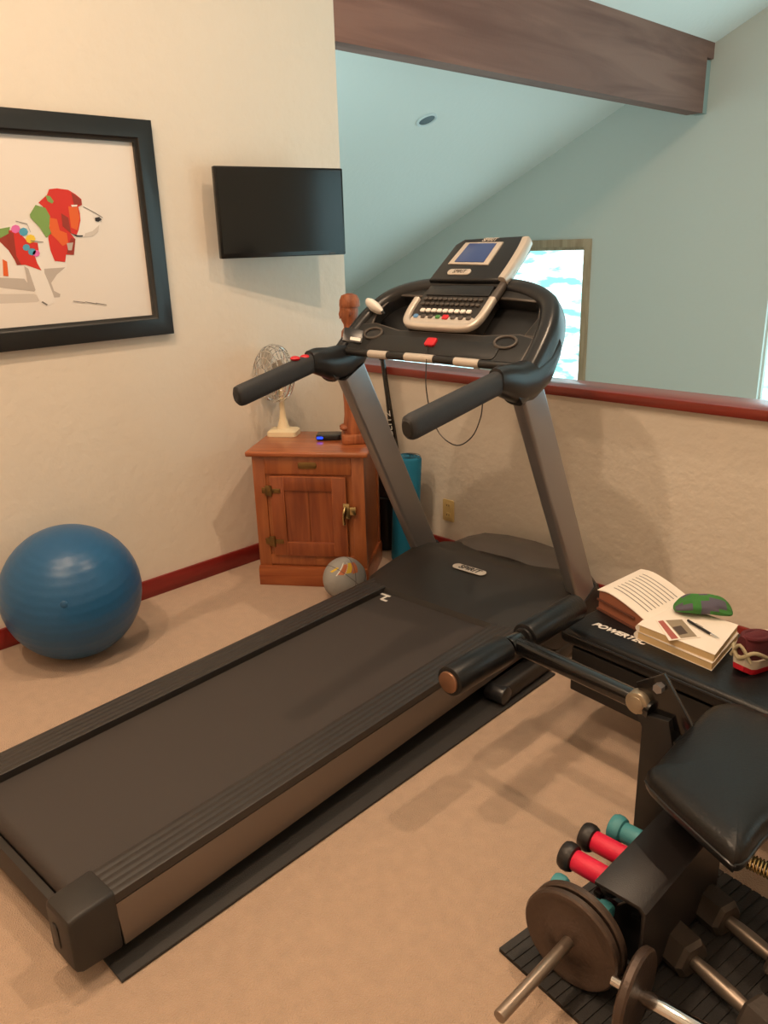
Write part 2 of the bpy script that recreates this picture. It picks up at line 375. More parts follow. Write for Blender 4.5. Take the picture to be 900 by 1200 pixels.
art([(345, 330), (400, 340), (420, 420), (395, 480), (352, 440)], aor, 5)
art([(420, 420), (470, 440), (480, 510), (440, 530), (395, 480)], aor, 6)
art([(480, 250), (545, 256), (560, 330), (545, 420), (500, 400)], aor, 5)
art([(430, 300), (480, 330), (500, 440), (440, 390)], adk, 6)
art([(500, 150), (570, 200), (575, 240), (520, 240)], adk, 6)
art([(500, 470), (530, 482), (520, 592), (470, 580), (480, 530)], adk, 5)
art([(470, 510), (515, 505), (505, 560), (480, 560)], ag, 7)
art([(500, 240), (545, 240), (540, 252), (505, 254)], aw, 8)
art([(495, 438), (545, 455), (585, 454), (580, 464), (540, 464)], abk, 8)
art([(668, 332), (698, 325), (716, 343), (692, 360), (670, 354)], abk, 7)
for p, q in (((585, 250), (665, 292)), ((515, 915), (600, 925)), ((600, 920), (680, 934)), ((675, 928), (750, 942)), ((665, 292), (722, 328)), ((700, 330), (712, 360)), ((110, 352), (190, 372)), ((190, 372), (215, 430)), ((215, 490), (305, 500))):
    art([p, q, (q[0], q[1] + 5), (p[0], p[1] + 5)], INK, 8)
b.build('artwork', pe)

# ------------------------------------------------------------------ tv
A = V((.1, 2.19, 1.725)); Bp = V((.25, 2.81, 1.735)); xd = (Bp - A).normalized(); nd_ = V((xd.y, -xd.x, 0))
tvc = (A + Bp) / 2; tvw = (Bp - A).length + .008; tvh = .392
te = empty('television', tvc, math.atan2(xd.y, xd.x)); tag(te, 'flat black wall mounted television angled out beside the picture', 'television')
b = MB(); b.prism([(x, .0, z) for x, z in round_rect(tvw, tvh, .006)], (0, .028, 0), TVFR, bev=.003)
b.box((0, .035, -.02), (tvw * .6, .03, tvh * .6), TVFR, bev=.006); b.build('housing', te)
b = MB(); b.box((0, -.001, .006), (tvw - .022, .003, tvh - .03), TVSCR); b.build('screen', te)
b = MB(); b.box((tvw / 2 - .075, -.001, -tvh / 2 + .008), (.03, .003, .004), DKGREY); b.build('brand_mark', te)
b = MB(); q = Matrix.Rotation(-math.atan2(xd.y, xd.x), 3, 'Z')
w0 = q @ (V((.012, 2.5, 1.73)) - tvc); b.box(w0, (.02, .1, .2), BLACK, rot=q, bev=.003)
b.tube([w0, w0 + q @ V((.06, .06, 0)), V((0, .045, 0))], .016, BLACK); b.build('wall_bracket', te)

# ------------------------------------------------------------------ exercise ball
b = MB(); R = .274; n = 96
prof = []
for k in range(n + 1):
    a = -PI / 2 + PI * k / n; rr = R + (.0005 * math.sin(a * 46) if abs(a) < 1.15 else 0)
    prof.append((rr * math.cos(a), rr * math.sin(a)))
ax = V((.25, -.1, 1)).normalized(); b.lathe(prof, BALLM, axis=ax, n=96)
eb = b.build('exercise_ball'); eb.location = (.282, 1.196, R); tag(eb, 'large blue inflated exercise ball on the carpet against the left wall', 'exercise ball')
b = MB(); pp = V((1, -.55, .25)).normalized(); b.lathe([(.014, R - .003), (.014, R + .001), (.01, R + .003), (0, R + .003)], BALLS, axis=pp, n=20)
# ------------------------------------------------------------------ cabinet
b.build('valve_plug', eb)
ca = math.atan2(.313, .434); ce = empty('oak_cabinet', (.286, 2.127, 0), ca); tag(ce, 'small oak icebox style cabinet with brass hardware standing diagonally in the corner', 'cabinet')
cw, cdp, ch = .535, .40, .655; WPH = cw
b = MB()
b.box((cw / 2, cdp / 2, ch / 2 + .03), (cw - .02, cdp - .02, ch - .06), OAK)
for x in (.03, cw - .03): b.box((x, .012, ch / 2 + .03), (.06, .024, ch - .06), OAK, bev=.003)
b.box((cw / 2, .012, ch - .045), (cw - .12, .024, .09), OAKH, bev=.002)
b.box((cw / 2, .012, .135), (cw - .12, .024, .05), OAKH, bev=.002)
for x in (.03, cw - .03): b.box((x, cdp - .02, ch / 2), (.06, .03, ch - .02), OAK, bev=.003)
b.build('body', ce)
b = MB(); b.prism([(-.006, -.012, 0), (cw + .006, -.012, 0), (cw + .006, -.012, .085), (cw + .002, -.012, .1), (-.002, -.012, .1), (-.006, -.012, .085)], (0, cdp + .01, 0), OAKH, bev=.004); b.build('plinth', ce)
b = MB(); b.box((cw / 2, cdp / 2 - .004, ch + .01), (cw + .05, cdp + .04, .026), OAKH, bev=.009, seg=3); b.build('cabinet_top', ce)
de = MB(); dx0, dx1, dz0, dz1 = .085, cw - .085, .165, .56; dcx = (dx0 + dx1) / 2; dcz = (dz0 + dz1) / 2
de.box((dcx, -.004, dcz), (dx1 - dx0 - .06, .012, dz1 - dz0 - .06), OAKD)
for x in (dx0 + .034, dx1 - .034): de.box((x, -.008, dcz), (.068, .026, dz1 - dz0), OAK, bev=.004)
for z in (dz0 + .034, dz1 - .034): de.box((dcx, -.008, z), (dx1 - dx0 - .13, .025, .07), OAKH, bev=.004)
de.box((dcx, -.003, dcz), (.012, .014, dz1 - dz0 - .13), OAKD, bev=.003)
door = de.build('door', ce)
for z in (dz0 + .07, dz1 - .07):
    b = MB(); b.box((dx0 - .008, -.021, z), (.03, .006, .05), BRASS, bev=.002); b.box((dx0 + .03, -.023, z), (.04, .006, .022), BRASS, bev=.002)
    b.cyl((dx0 + .004, -.024, z - .026), (dx0 + .004, -.024, z + .026), .006, BRASS, 10); b.box((dx0 - .03, -.018, z), (.02, .01, .03), BRASS, bev=.002); b.build('hinge', door)
b = MB(); zl = dcz + .035; b.box((dx1 + .0, -.024, zl), (.032, .008, .075), BRASSB, bev=.003); b.box((dx1 + .03, -.018, zl), (.03, .016, .04), BRASSB, bev=.003)
b.tube(catmull([(dx1 - .004, -.03, zl + .02), (dx1 - .008, -.045, zl), (dx1 - .012, -.04, zl - .04), (dx1 - .012, -.032, zl - .062)], 4), [.007] * 9 + [.007] * 3 + [.009], BRASSB, 10); b.build('latch', door)
b = MB(); b.prism([(cw / 2 + x, -.001, ch - .045 + z) for x, z in round_rect(.09, .032, .012)], (0, -.004, 0), BRASS, bev=.0015); b.build('name_plate', ce)
CT = ch + .0235
def cab(w_, d_, z=0):  # cabinet-top coordinates -> world
    return ce.matrix_basis @ V((w_, d_, CT + z)) if False else V((.286, 2.127, 0)) + Matrix.Rotation(ca, 3, 'Z') @ V((w_, d_, CT + z))

# ------------------------------------------------------------------ fan
fb = atz(329, 512, CT); fb = fb + V((-.03, .045, 0)); fe = empty('desk_fan', (fb.x, fb.y, CT), 0); tag(fe, 'small chrome caged table fan on cream base standing on the oak cabinet', 'fan')
rb = Matrix.Rotation(ca, 3, 'Z')
b = MB(); pts = [rb @ V((x, y, 0)) for x, y in round_rect(.15, .12, .02)]; top = [rb @ V((x, y, .03)) for x, y in round_rect(.13, .1, .02)]
mid = [rb @ V((x, y, .022)) for x, y in round_rect(.148, .118, .02)]
t2 = [rb @ V((x, y, .034)) for x, y in round_rect(.07, .06, .02)]
b.loft([pts, mid, top, t2], CREAM); b.build('base', fe)
hc = aty(318, 437, fb.y) - V((fb.x, fb.y, CT)); hz = hc.z; hx = hc.x
b = MB(); b.lathe([(.036, .03), (.027, .05), (.017, .09), (.013, .13), (.015, hz - .03), (.018, hz - .01), (0, hz)], CREAM, n=20); b.build('stem', fe)
ho = V((hx * .5, 0, hz)); fdir = V((-.05, -1, .06)).normalized(); qf = V((0, 0, 1)).rotation_difference(fdir)
def fp(x, y, z): return ho + qf @ V((x, y, z))
b = MB(); b.lathe([(0, -.085), (.028, -.075), (.04, -.04), (.042, 0), (.03, .01), (0, .012)], CREAM, o=ho, axis=fdir, n=24); b.build('motor_housing', fe)
RC = .142; b = MB()
for z, r in ((.075, .045), (.068, .08), (.055, .112), (.03, .136), (.01, RC), (-.015, .138), (-.035, .11)):
    b.tube([fp(r * math.cos(k * PI / 16), r * math.sin(k * PI / 16), z) for k in range(32)], .0028 if z != .01 else .004, CHROME, 6, close=True)
for k in range(20):
    a = k * PI / 10; c_, s_ = math.cos(a), math.sin(a)
    b.tube([fp(r * c_, r * s_, z) for r, z in ((.03, .077), (.08, .069), (.12, .05), (.142, .01), (.125, -.028), (.04, -.045))], .002, CHROME, 6)
b.build('fan_guard', fe)
b = MB(); b.lathe([(.03, .074), (.03, .08), (.02, .084), (0, .085)], CHROME, o=ho, axis=fdir, n=20); b.build('guard_badge', fe)
b = MB()
for k in range(4):
    a = k * PI / 2 + .4; rg = []
    for r, w, tw in ((.02, .02, .5), (.06, .06, .45), (.1, .08, .35), (.125, .05, .3)):
        c_, s_ = math.cos(a), math.sin(a); rad = V((c_, s_, 0)); tan = V((-s_, c_, 0))
        e1 = tan * (w / 2 * math.cos(tw)) + V((0, 0, w / 2 * math.sin(tw)))
        q_ = rad * r + V((0, 0, .03)); rg.append([ho + qf @ (q_ - e1), ho + qf @ (q_ + e1), ho + qf @ (q_ + e1 + V((0, 0, .002))), ho + qf @ (q_ - e1 + V((0, 0, .002)))])
    b.loft(rg, mat('fan_blade_silver', (190, 186, 180), .3, metal=.6) if k == 0 else b.mats[0])
b.build('blades', fe)

# ------------------------------------------------------------------ router box and statue
p = cab(.32, .25); be = empty('media_box', p, ca + .1); tag(be, 'small flat black electronic box with blue light on the oak cabinet', 'electronic device')
b = MB(); b.prism([(x, y, .003) for x, y in round_rect(.12, .09, .015)], (0, 0, .024), BLACKS, bev=.004); b.build('housing', be)
b = MB(); b.prism([(-.04 + x, -.0455, .015 + z) for x, z in round_rect(.03, .011, .005)], (0, -.001, 0), LED); b.build('indicator_light', be)

p = cab(.455, .2); se = empty('carved_statue', p, -.7); tag(se, 'tall carved brown wooden figure standing at the right of the oak cabinet', 'statue')
top_z = aty(408, 346, p.y).z - CT
def ell(rx, ry, z, ox=0, oy=0, n=28): return [(ox + rx * math.cos(2 * PI * k / n), oy + ry * math.sin(2 * PI * k / n), z) for k in range(n)]
H = top_z
b = MB(); b.prism([(x, y, 0) for x, y in round_rect(.135, .12, .02)], (0, 0, .045), STATUEW, bev=.008); b.build('plinth', se)
b = MB(); T = [(.05, .045, .06), (.055, .05, .1), (.046, .042, .2), (.05, .042, .28), (.058, .046, .38), (.05, .044, .47), (.044, .038, .55), (.054, .042, .64), (.064, .042, .72), (.06, .038, .765), (.028, .027, .79), (.026, .027, .81), (.034, .036, .835), (.038, .042, .875), (.039, .043, .91), (.037, .041, .95), (.028, .03, .985), (.008, .01, 1)]
b.loft([ell(a_, c_, z * H) for a_, c_, z in T], STATUEW)
b.loft([ell(a_, c_, z * H, 0, -.036) for a_, c_, z in ((.004, .004, .855), (.009, .01, .862), (.007, .012, .88), (.004, .006, .91))], STATUEW)
for s_ in (-1, 1):
    b.tube(catmull([(s_ * .056, 0, .745 * H), (s_ * .07, -.01, .64 * H), (s_ * .06, -.035, .55 * H), (s_ * .02, -.05, .57 * H)], 5), [.018] * 8 + [.015] * 8, STATUEW, 12)
    b.sphere((s_ * .015, -.036, .905 * H), .006, STATUEW, n=10); b.sphere((s_ * .04, 0, .89 * H), .009, STATUEW, (.5, .8, 1.6), n=10)
    b.sphere((s_ * .022, -.036, .062 * H + .03), .02, STATUEW, (1, 1.6, .7), n=12)
b.tube([(-.014, -.041, .855 * H), (0, -.044, .853 * H), (.014, -.041, .855 * H)], .003, STATUEW, 6)
b.build('figure', se)
b = MB(); b.loft([ell(a_, c_, z * H, 0, .004) for a_, c_, z in ((.042, .047, .925), (.045, .048, .94), (.044, .046, .97), (.034, .036, 1.0), (.012, .012, 1.012))], STATUEW)
b.build('carved_headdress', se)

# ------------------------------------------------------------------ things in the corner behind the cabinet
b = MB(); b.cyl((0, 0, .002), (.02, .02, .56), .07, TEALM, 32, bev=.012)
o = b.build('rolled_mat'); q = aty(472, 560, 2.82); o.location = (q.x, 2.82, 0); tag(o, 'teal rolled exercise mat standing upright against the half wall', 'exercise mat')
b = MB(); b.tube([((.066 - .0009 * k) * math.cos(k * .35) + .02, (.066 - .0009 * k) * math.sin(k * .35) + .02, .561) for k in range(60)], .0015, BLACKS, 5); b.build('spiral_edge', o)
b = MB(); b.cyl((0, 0, .002), (0, .01, .52), .055, BLACKS, 28, bev=.015); b.tube([(.056 * math.cos(k * PI / 8), .056 * math.sin(k * PI / 8), .3) for k in range(16)], .006, CHAR, 6, close=True)
o = b.build('foam_roller'); q = aty(449, 560, 2.88); o.location = (q.x + .015, 2.88, 0); tag(o, 'black foam roller standing between oak cabinet and teal rolled mat', 'foam roller')
he = empty('hockey_stick', (0, 0, 0)); tag(he, 'black stick with white lettering leaning against the red cap of the half wall', 'stick')
pt = aty(446, 405, 2.985); pm = aty(461, 512, 2.985); pb = V((pm.x + (pm.x - pt.x) * 1.15, 2.985, .03)); he.location = pb
q0 = pt - pb; q1 = pm - pb
b = MB(); b.tube([(0, 0, 0), q1 * .6, q1, q1 + (q0 - q1) * .45, q0], [.02, .024, .022, .015, .014], GLOSSB, 14, sx=.55, up=(1, 0, 0), sup=3); b.build('shaft', he)
b = MB(); b.cyl(q0 * .93, q0 * 1.0, .018, BLACK, 14, bev=.003); b.build('grip', he)
b = MB(); b.tube([(.0, 0, .0), (.03, -.002, -.012), (.12, -.004, -.012)], [.02, .022, .02], GLOSSB, 12, sx=.35, up=(0, 0, 1)); b.build('blade', he)
ld = (q0 - q1).normalized(); yd = V((-ld.z, 0, ld.x))
lc = q1 + ld * .075 + V((0, -.0135, 0)); text_obj('lettering', 'BLITZ', .052, WHITE, lc + V((0, -.002, 0)), ld, yd, he, spacing=1.05)
# outlet
o_ = aty(526, 598, YW - .003); oe = empty('wall_outlet', o_); tag(oe, 'ivory electrical outlet plate on the half wall behind the treadmill', 'outlet')
b = MB(); b.prism([(x, 0, z) for x, z in round_rect(.075, .118, .008)], (0, -.006, 0), IVORY, bev=.002); b.build('cover_plate', oe)
for z in (.026, -.026):
    b = MB(); b.prism([(x, -.006, z + zz) for x, zz in round_rect(.034, .03, .01)], (0, -.002, 0), IVORY)
    for x in (-.007, .007): b.box((x, -.0085, z + .003), (.003, .001, .009), BLACK)
    b.build('socket', oe)

# ------------------------------------------------------------------ small ball
b = MB(); r = .102; b.sphere((0, 0, 0), r, GREYBALL, n=48)
for m_, a0, a1, z0_, z1_ in ((ORANGE, -.35, .0, .45, .8), (YELLOW, .05, .4, .5, .82), (ORANGE, .45, .8, .45, .8), (WHITE, .0, .05, .45, .85), (WHITE, -.45, -.38, .4, .85), (RED, .4, .45, .5, .82), (YELLOW, -.9, -.7, .5, .7)):
    rows = []
    for i in range(7):
        el = z0_ + (z1_ - z0_) * i / 6; el = math.asin(min(el + .08, .97)); rows.append([(r * 1.004 * math.cos(el) * math.cos(a0 + (a1 - a0) * j / 6 + i * .06), r * 1.004 * math.cos(el) * math.sin(a0 + (a1 - a0) * j / 6 + i * .06), r * 1.004 * math.sin(el)) for j in range(7)])
    vs = [[b.bm.verts.new(p) for p in rw] for rw in rows]
    for i in range(6):
        for j in range(6):
            f = b.bm.faces.new((vs[i][j], vs[i][j + 1], vs[i + 1][j + 1], vs[i + 1][j])); f.material_index = b.mi(m_); f.smooth = True
for k in range(3):
    q = Matrix.Rotation(k * PI / 3 + .3, 3, 'X') @ Matrix.Rotation(.5, 3, 'Y'); b.tube([q @ V((r * 1.001 * math.cos(t * PI / 24), r * 1.001 * math.sin(t * PI / 24), 0)) for t in range(48)], .0012, DKGREY, 5, close=True)
o = b.build('toy_ball'); q = atz(404, 678, r); o.location = (q.x, q.y, r); o.rotation_euler = (0, 0, -.75); tag(o, 'small grey ball with orange and yellow stripes between cabinet and treadmill', 'ball')

# ------------------------------------------------------------------ mat under the treadmill
a1, a2 = V((1.888, .53, 0)), V((1.848, 2.34, 0)); wv = V((-.93, .0, 0))
b = MB(); base = [a1, a1 + wv, a2 + wv + V((0, .0, 0)), a2]
b.prism([p + V((0, 0, .001)) for p in base], (0, 0, .009), RUB, bev=.002)
o = b.build('treadmill_mat'); tag(o, 'thin black rubber floor mat lying under the treadmill', 'floor mat')

# ------------------------------------------------------------------ treadmill (own frame: x right, y forward)
TO = V((1.47, .55, 0)); TH = math.radians(2.5); tm = empty('treadmill', TO, TH)
tag(tm, 'large black treadmill with grey uprights and lit console on a rubber mat', 'treadmill')
RI = Matrix.Rotation(-TH, 3, 'Z')
def tloc(p): return RI @ (p - TO)
def tl(u, v, axis, val):
    o = tloc(CC); d = RI @ ray(u, v); return o + d * ((val - o[axis]) / d[axis])
def dz(y): return .183 + .012 * y           # belt height
# belt
b = MB(); n = 10; pr = []
for k in range(n + 1):
    a = PI / 2 + PI * k / n; pr.append((-.262, -.03 + .033 * math.cos(a), dz(0) - .033 + .033 * math.sin(a)))
pr += [(-.262, 1.75, dz(1.75) - .066), (-.262, 1.75, dz(1.75))]
b.prism(pr, (.524, 0, 0), BELT, smooth=True); belt = b.build('running_belt', tm)
q = tl(467, 690, 2, dz(1.6) + .001)
b = MB(); b.box((q.x + .0, 1.585, dz(1.585) + .001), (.05, .012, .001), WHITE); b.box((q.x + .012, 1.565, dz(1.565) + .001), (.011, .045, .001), WHITE); b.box((q.x + .028, 1.545, dz(1.55) + .0008), (.03, .012, .001), WHITE); b.build('belt_mark', belt)
# rails
for s_ in (-1, 1):
    b = MB(); x0_, x1_ = (.268, .375) if s_ > 0 else (-.375, -.268)
    z_ = .008
    for y_a, y_b in ((-0.006, 1.8),):
        prof = [(x0_, -.03), (x0_, .012)]; nr = 5
        for k in range(nr):
            xx = x0_ + (x1_ - x0_) * (k + .15) / nr; xw = (x1_ - x0_) / nr
            prof += [(xx, .012 + .0), (xx + xw * .15, .0138), (xx + xw * .75, .0138), (xx + xw * .88, .012)]
        prof += [(x1_, .008), (x1_, -.012)]
        b.loft([[(x, yy, dz(yy) + z_ + z) for x, z in prof] for yy in (y_a, y_b)], RAIL, smooth=False)
    b.build('side_rail', tm)
    b = MB(); xs_ = s_ * .366
    b.prism([(xs_, -.004, dz(.0) - .008), (xs_, 1.75, dz(1.75) - .008), (xs_, 1.75, .095), (xs_, .004, .052)], (s_ * .008, 0, 0), SKIRT, bev=.001); b.build('side_skirt', tm)
    # rear end cap
    b = MB(); c0 = s_ * .322; b.cyl((s_ * .3, -.03, .011), (s_ * .3, -.03, .07), .026, BLACK, 20)
    rr = []
    for yy, zt_, zb_, hw in ((-.116, .195, .07, .05), (-.112, .203, .062, .053), (-.10, .208, .055, .055), (-.008, .213, .05, .056), (-.003, .21, .054, .054)):
        rr.append([(c0 + x, yy, (zt_ + zb_) / 2 + z) for x, z in round_rect(2 * hw, zt_ - zb_, .01, 3)])
    b.loft(rr, CHAR, sharp := True) if False else b.loft(rr, CHAR); ec = b.build('rear_end_cap', tm)
    b = MB(); b.prism([(c0 + s_ * -.02 + x, -.1155, .125 + z) for x, z in round_rect(.03, .07, .014)], (0, -.003, 0), BLACK, bev=.001); b.build('cap_slot', ec)
    # lower frame
    b = MB(); b.box((s_ * .30, .95, .09), (.05, 1.7, .05), BLACK, bev=.006)
    b.box((s_ * .4, 1.93, .045), (.075, .95, .066), CHAR, bev=.018, seg=3); b.build('base_frame', tm)
    b = MB(); b.cyl((s_ * .36, 1.47, .045), (s_ * .44, 1.47, .045), .033, BLACKS, 28, bev=.006); b.build('transport_wheel', tm)
b = MB(); b.prism([(-.27, -.083, .135), (-.27, -.066, .14), (-.27, -.04, .11), (-.27, -.04, .055), (-.27, -.082, .05), (-.27, -.09, .07)], (.54, 0, 0), CHAR, bev=.004); b.build('rear_panel', tm)
b = MB(); b.box((0, .9, .12), (.5, 1.5, .05), BLACK); b.build('deck', tm)
# motor hood
b = MB()
def hood_ring(hw, prof): return [(hw, y, z) for y, z in prof]
P0 = [(1.615, .185), (1.60, .2), (1.612, .222), (1.70, .25), (1.82, .268), (1.97, .283), (2.04, .278), (2.10, .25), (2.2, .235), (2.2, .04), (1.85, .04), (1.72, .1)]
P1 = [(1.66, .185), (1.655, .2), (1.665, .215), (1.73, .232), (1.84, .25), (1.97, .265), (2.03, .262), (2.08, .24), (2.18, .225), (2.19, .05), (1.85, .05), (1.75, .1)]
P2 = [(1.72, .14), (1.72, .15), (1.73, .16), (1.77, .19), (1.85, .21), (1.95, .225), (2.0, .22), (2.05, .2), (2.15, .19), (2.16, .06), (1.87, .06), (1.78, .1)]
b.loft([hood_ring(-.43, P2), hood_ring(-.405, P1), hood_ring(-.33, P0), hood_ring(0, P0), hood_ring(.33, P0), hood_ring(.405, P1), hood_ring(.43, P2)], CHAR)
hood = b.build('motor_hood', tm, sharp=30)
b = MB()
rr = []
for x, h_ in ((-.42, .12), (-.38, .21), (-.28, .25), (-.15, .268), (.0, .272), (.12, .262), (.22, .235), (.29, .13)):
    rr.append([(x, 2.14, .03), (x, 2.14, h_ - .02), (x, 2.22, h_ + .005), (x, 2.34, h_), (x, 2.42, h_ * .72), (x, 2.44, .03)])
b.loft(rr, DKGREY); b.build('front_cover', tm, sharp=60)
# badge on the hood
hp = V((-.07, 1.90, .2762)); sl = math.atan2(.015, .15); hx_ = V((1, 0, 0)); hy_ = V((0, math.cos(sl), math.sin(sl))); hn_ = hx_.cross(hy_)
q = tl(550, 668, 2, .276); hp = V((q.x, q.y, .277))
b = MB(); b.prism([hp + hx_ * x + hy_ * y for x, y in round_rect(.165, .042, .0205, 8)], hn_ * .004, SILVER, bev=.0015); bd = b.build('hood_badge', tm)
text_obj('lettering', 'SPIRIT', .037, BLACK, hp + hn_ * .0046, hx_, hy_, bd, shear=.3, spacing=1.05, bold=.0008)
# upright lower boots
for s_ in (-1, 1):
    xc_ = s_ * .405
    def up(t): return V((xc_, 2.075 - .475 * t, .16 + .95 * t))
    b = MB(); wdir = V((0, .89, .45)).normalized()
    rr = []
    for t in (0, 1):
        c_ = up(t); rr.append([c_ + V((x, 0, 0)) + wdir * y for x, y in round_rect(.052, .125, .012, 4)])
    b.loft(rr, STEEL); b.build('upright', tm)
    b = MB(); rr = []
    for t, k in ((-.09, 1.25), (0, 1.25), (.055, 1.18), (.07, 1.12)):
        c_ = up(t); rr.append([c_ + V((x * k, 0, 0)) + wdir * (y * k) for x, y in round_rect(.055, .13, .014, 4)])
    b.loft(rr, BLACK); b.build('upright_boot', tm)
# ---- console, laid out in its sloping plane
CB = V((0, 1.53, 1.17)); UD = V((0, .75, .66)).normalized(); ND = V((0, -UD.z, UD.y))
def cp(p, q, w=0): return CB + V((p, 0, 0)) + UD * q + ND * w
def pl_(pts, w, th, m, bev=.002, seg=2): return MBp(pts, w, th, m, bev, seg)
def plate(b, pts, w, th, m, bev=.002, seg=2): return b.prism([cp(p, q, w - th) for p, q in pts], ND * th, m, bev=bev, seg=seg)
def rr2(cx, cy, w, h, r, skew=0): return [(cx + x + skew * y, cy + y) for x, y in round_rect(w, h, r)]
path = [(.42, -.075), (.425, .02), (.42, .14), (.40, .25), (.35, .335), (.24, .385), (.1, .40), (-.1, .40), (-.24, .385), (-.35, .335), (-.40, .25), (-.42, .14), (-.425, .02), (-.42, -.075)]
pc = catmull([(p, q, 0) for p, q in path], 5); rings = []
for i, p in enumerate(pc):
    t = (pc[min(i + 1, len(pc) - 1)] - pc[max(i - 1, 0)]).normalized(); nn = V((t.y, -t.x, 0))
    # nn in-plane normal ; section super-ellipse
    k = min(1, .55 + .45 * min(i, len(pc) - 1 - i) / 8); sec = []
    topf = max(0, 1 - abs(p.x) / .36); hw = .036 - .008 * topf; hd = (.062 - .03 * topf) * k
    for j in range(16):
        a = 2 * PI * j / 16; ca_, sa_ = math.cos(a), math.sin(a)
        ca_ = math.copysign(abs(ca_) ** .75, ca_); sa_ = math.copysign(abs(sa_) ** .75, sa_)
        sec.append(cp(p.x + nn.x * hw * ca_, p.y + nn.y * hw * ca_, -hd + .012 + hd * sa_))
    rings.append(sec)
b = MB(); b.loft(rings, BLACKS); b.build('console_shell', tm, sharp=60)
b = MB()  # inner tray: floor of the pockets, lower shelf, middle
plate(b, [(-.39, .09), (.39, .09), (.40, .2), (.36, .32), (.24, .375), (-.24, .375), (-.36, .32), (-.40, .2)], -.055, .01, BLACK)
plate(b, [(-.40, .04), (.40, .04), (.40, .16), (.33, .175), (.19, .16), (-.19, .16), (-.33, .19), (-.40, .18)], .0, .032, DKGREY, .008, 3)
plate(b, [(-.33, .335), (-.2, .33), (.2, .33), (.33, .32), (.26, .385), (-.26, .385)], -.004, .05, DKGREY, .006)
for s_ in (-1, 1): plate(b, [(s_ * .345, .17), (s_ * .40, .165), (s_ * .395, .26), (s_ * .345, .335), (s_ * .33, .33), (s_ * .36, .25)][::s_], -.006, .045, DKGREY, .005)
tray = b.build('console_tray', tm, sharp=50)
b = MB(); plate(b, rr2(.0, .088, .58, .075, .02), .004, .006, BLACK, .002); b.build('lower_fascia', tm)
for s_ in (-1, 1):
    b = MB(); c_ = (s_ * .30, .13); b.tube([cp(c_[0] + .042 * math.cos(k * PI / 12), c_[1] + .026 * math.sin(k * PI / 12), .004) for k in range(24)], .005, DKGREY, 8, close=True)
    plate(b, [(c_[0] + .04 * math.cos(k * PI / 12), c_[1] + .024 * math.sin(k * PI / 12)) for k in range(24)], .002, .003, BLACKS, 0); b.build('cup_holder', tm)
# keypad block
b = MB(); plate(b, rr2(-.01, .265, .32, .2, .03), .012, .06, CHAR, .006, 3); kp = b.build('keypad_housing', tm)
b = MB(); plate(b, rr2(-.01, .345, .29, .05, .01), .017, .006, BLACKS, .002); b.build('display_ledge', tm)
# silver surround: U-shaped band
def band(b, pts, hw, w, th, m):
    pp_ = catmull([(x, y, 0) for x, y in pts], 5); rg = []
    for i, p in enumerate(pp_):
        t = (pp_[min(i + 1, len(pp_) - 1)] - pp_[max(i - 1, 0)]).normalized(); nn = V((t.y, -t.x, 0)); sec = []
        for j in range(12):
            a = 2 * PI * j / 12; ca_, sa_ = math.cos(a), math.sin(a); ca_ = math.copysign(abs(ca_) ** .6, ca_); sa_ = math.copysign(abs(sa_) ** .6, sa_)
            sec.append(cp(p.x + nn.x * hw * ca_, p.y + nn.y * hw * ca_, w + th * sa_))
        rg.append(sec)
    b.loft(rg, m)
b = MB(); band(b, [(-.178, .30), (-.176, .23), (-.16, .187), (-.12, .172), (0, .17), (.10, .172), (.14, .187), (.155, .23), (.158, .31)], .014, .012, .014, SILVER)
plate(b, rr2(-.01, .196, .285, .045, .012), .016, .01, SILVER, .003); b.build('silver_surround', tm)
b = MB(); band(b, [(.163, .385), (.168, .45), (.168, .53), (.162, .585)], .017, .022, .022, SILVER); b.build('silver_side_trim', tm)
b = MB(); band(b, [(.159, .31), (.163, .39)], .014, .010, .014, DKGREY); b.build('trim_joint', tm)
# buttons
bi = 0
for r_i, (q_, nb, wd, hh, m_) in enumerate(((.30, 12, .017, .012, DKGREY), (.275, 12, .017, .012, DKGREY), (.243, 9, .021, .016, WHITE), (.2135, 8, .02, .016, DKGREY))):
    span = .25 if r_i < 2 else (.21 if r_i == 2 else .24)
    for k in range(nb):
        x = -.012 - span / 2 + span * k / (nb - 1); mm = m_
        if r_i == 3: mm = {0: BLUE, 3: GREEN, 4: RED}.get(k, DKGREY)
        b = MB(); plate(b, rr2(x, q_, wd if mm is not RED else .026, hh if mm is not RED else .02, .005), .021, .008, mm, .0015, 1); b.build('button', kp)
# display head
b = MB(); tl_ = [(-.165, .375), (.17, .375), (.205, .42), (.205, .58), (.17, .625), (-.11, .612), (-.15, .58)]
tl_ = [(-.17, .385), (.155, .385), (.165, .42), (.168, .575), (.145, .608), (-.12, .6), (-.15, .57)]
plate(b, tl_, .03, .05, BLACKS, .01, 3); dh = b.build('display_head', tm)
b = MB(); sq = [(-.12, .462), (.065, .456), (.072, .572), (-.10, .574)]; plate(b, sq, .035, .008, SILVER, .003); bz = b.build('screen_bezel', dh)
b = MB(); s2 = [(-.092, .470), (.042, .466), (.048, .562), (-.075, .564)]; plate(b, s2, .038, .006, SCREEN, .001); b.build('screen', bz)
b = MB(); plate(b, rr2(-.045, .422, .105, .028, .013), .034, .006, SILVER, .002); pb_ = b.build('badge', dh)
text_obj('lettering', 'SPIRIT', .022, DKGREY, cp(-.045, .422, .0345), (1, 0, 0), UD, pb_, shear=.3)
text_obj('top_lettering', 'SPIRIT', .024, SILVER, cp(.0, .589, .0305), (1, 0, 0), UD, dh, shear=.3, bold=.0006)
b = MB(); plate(b, rr2(0, .103, .045, .036, .008), .014, .014, RED, .004, 3); sk = b.build('safety_key', tm)
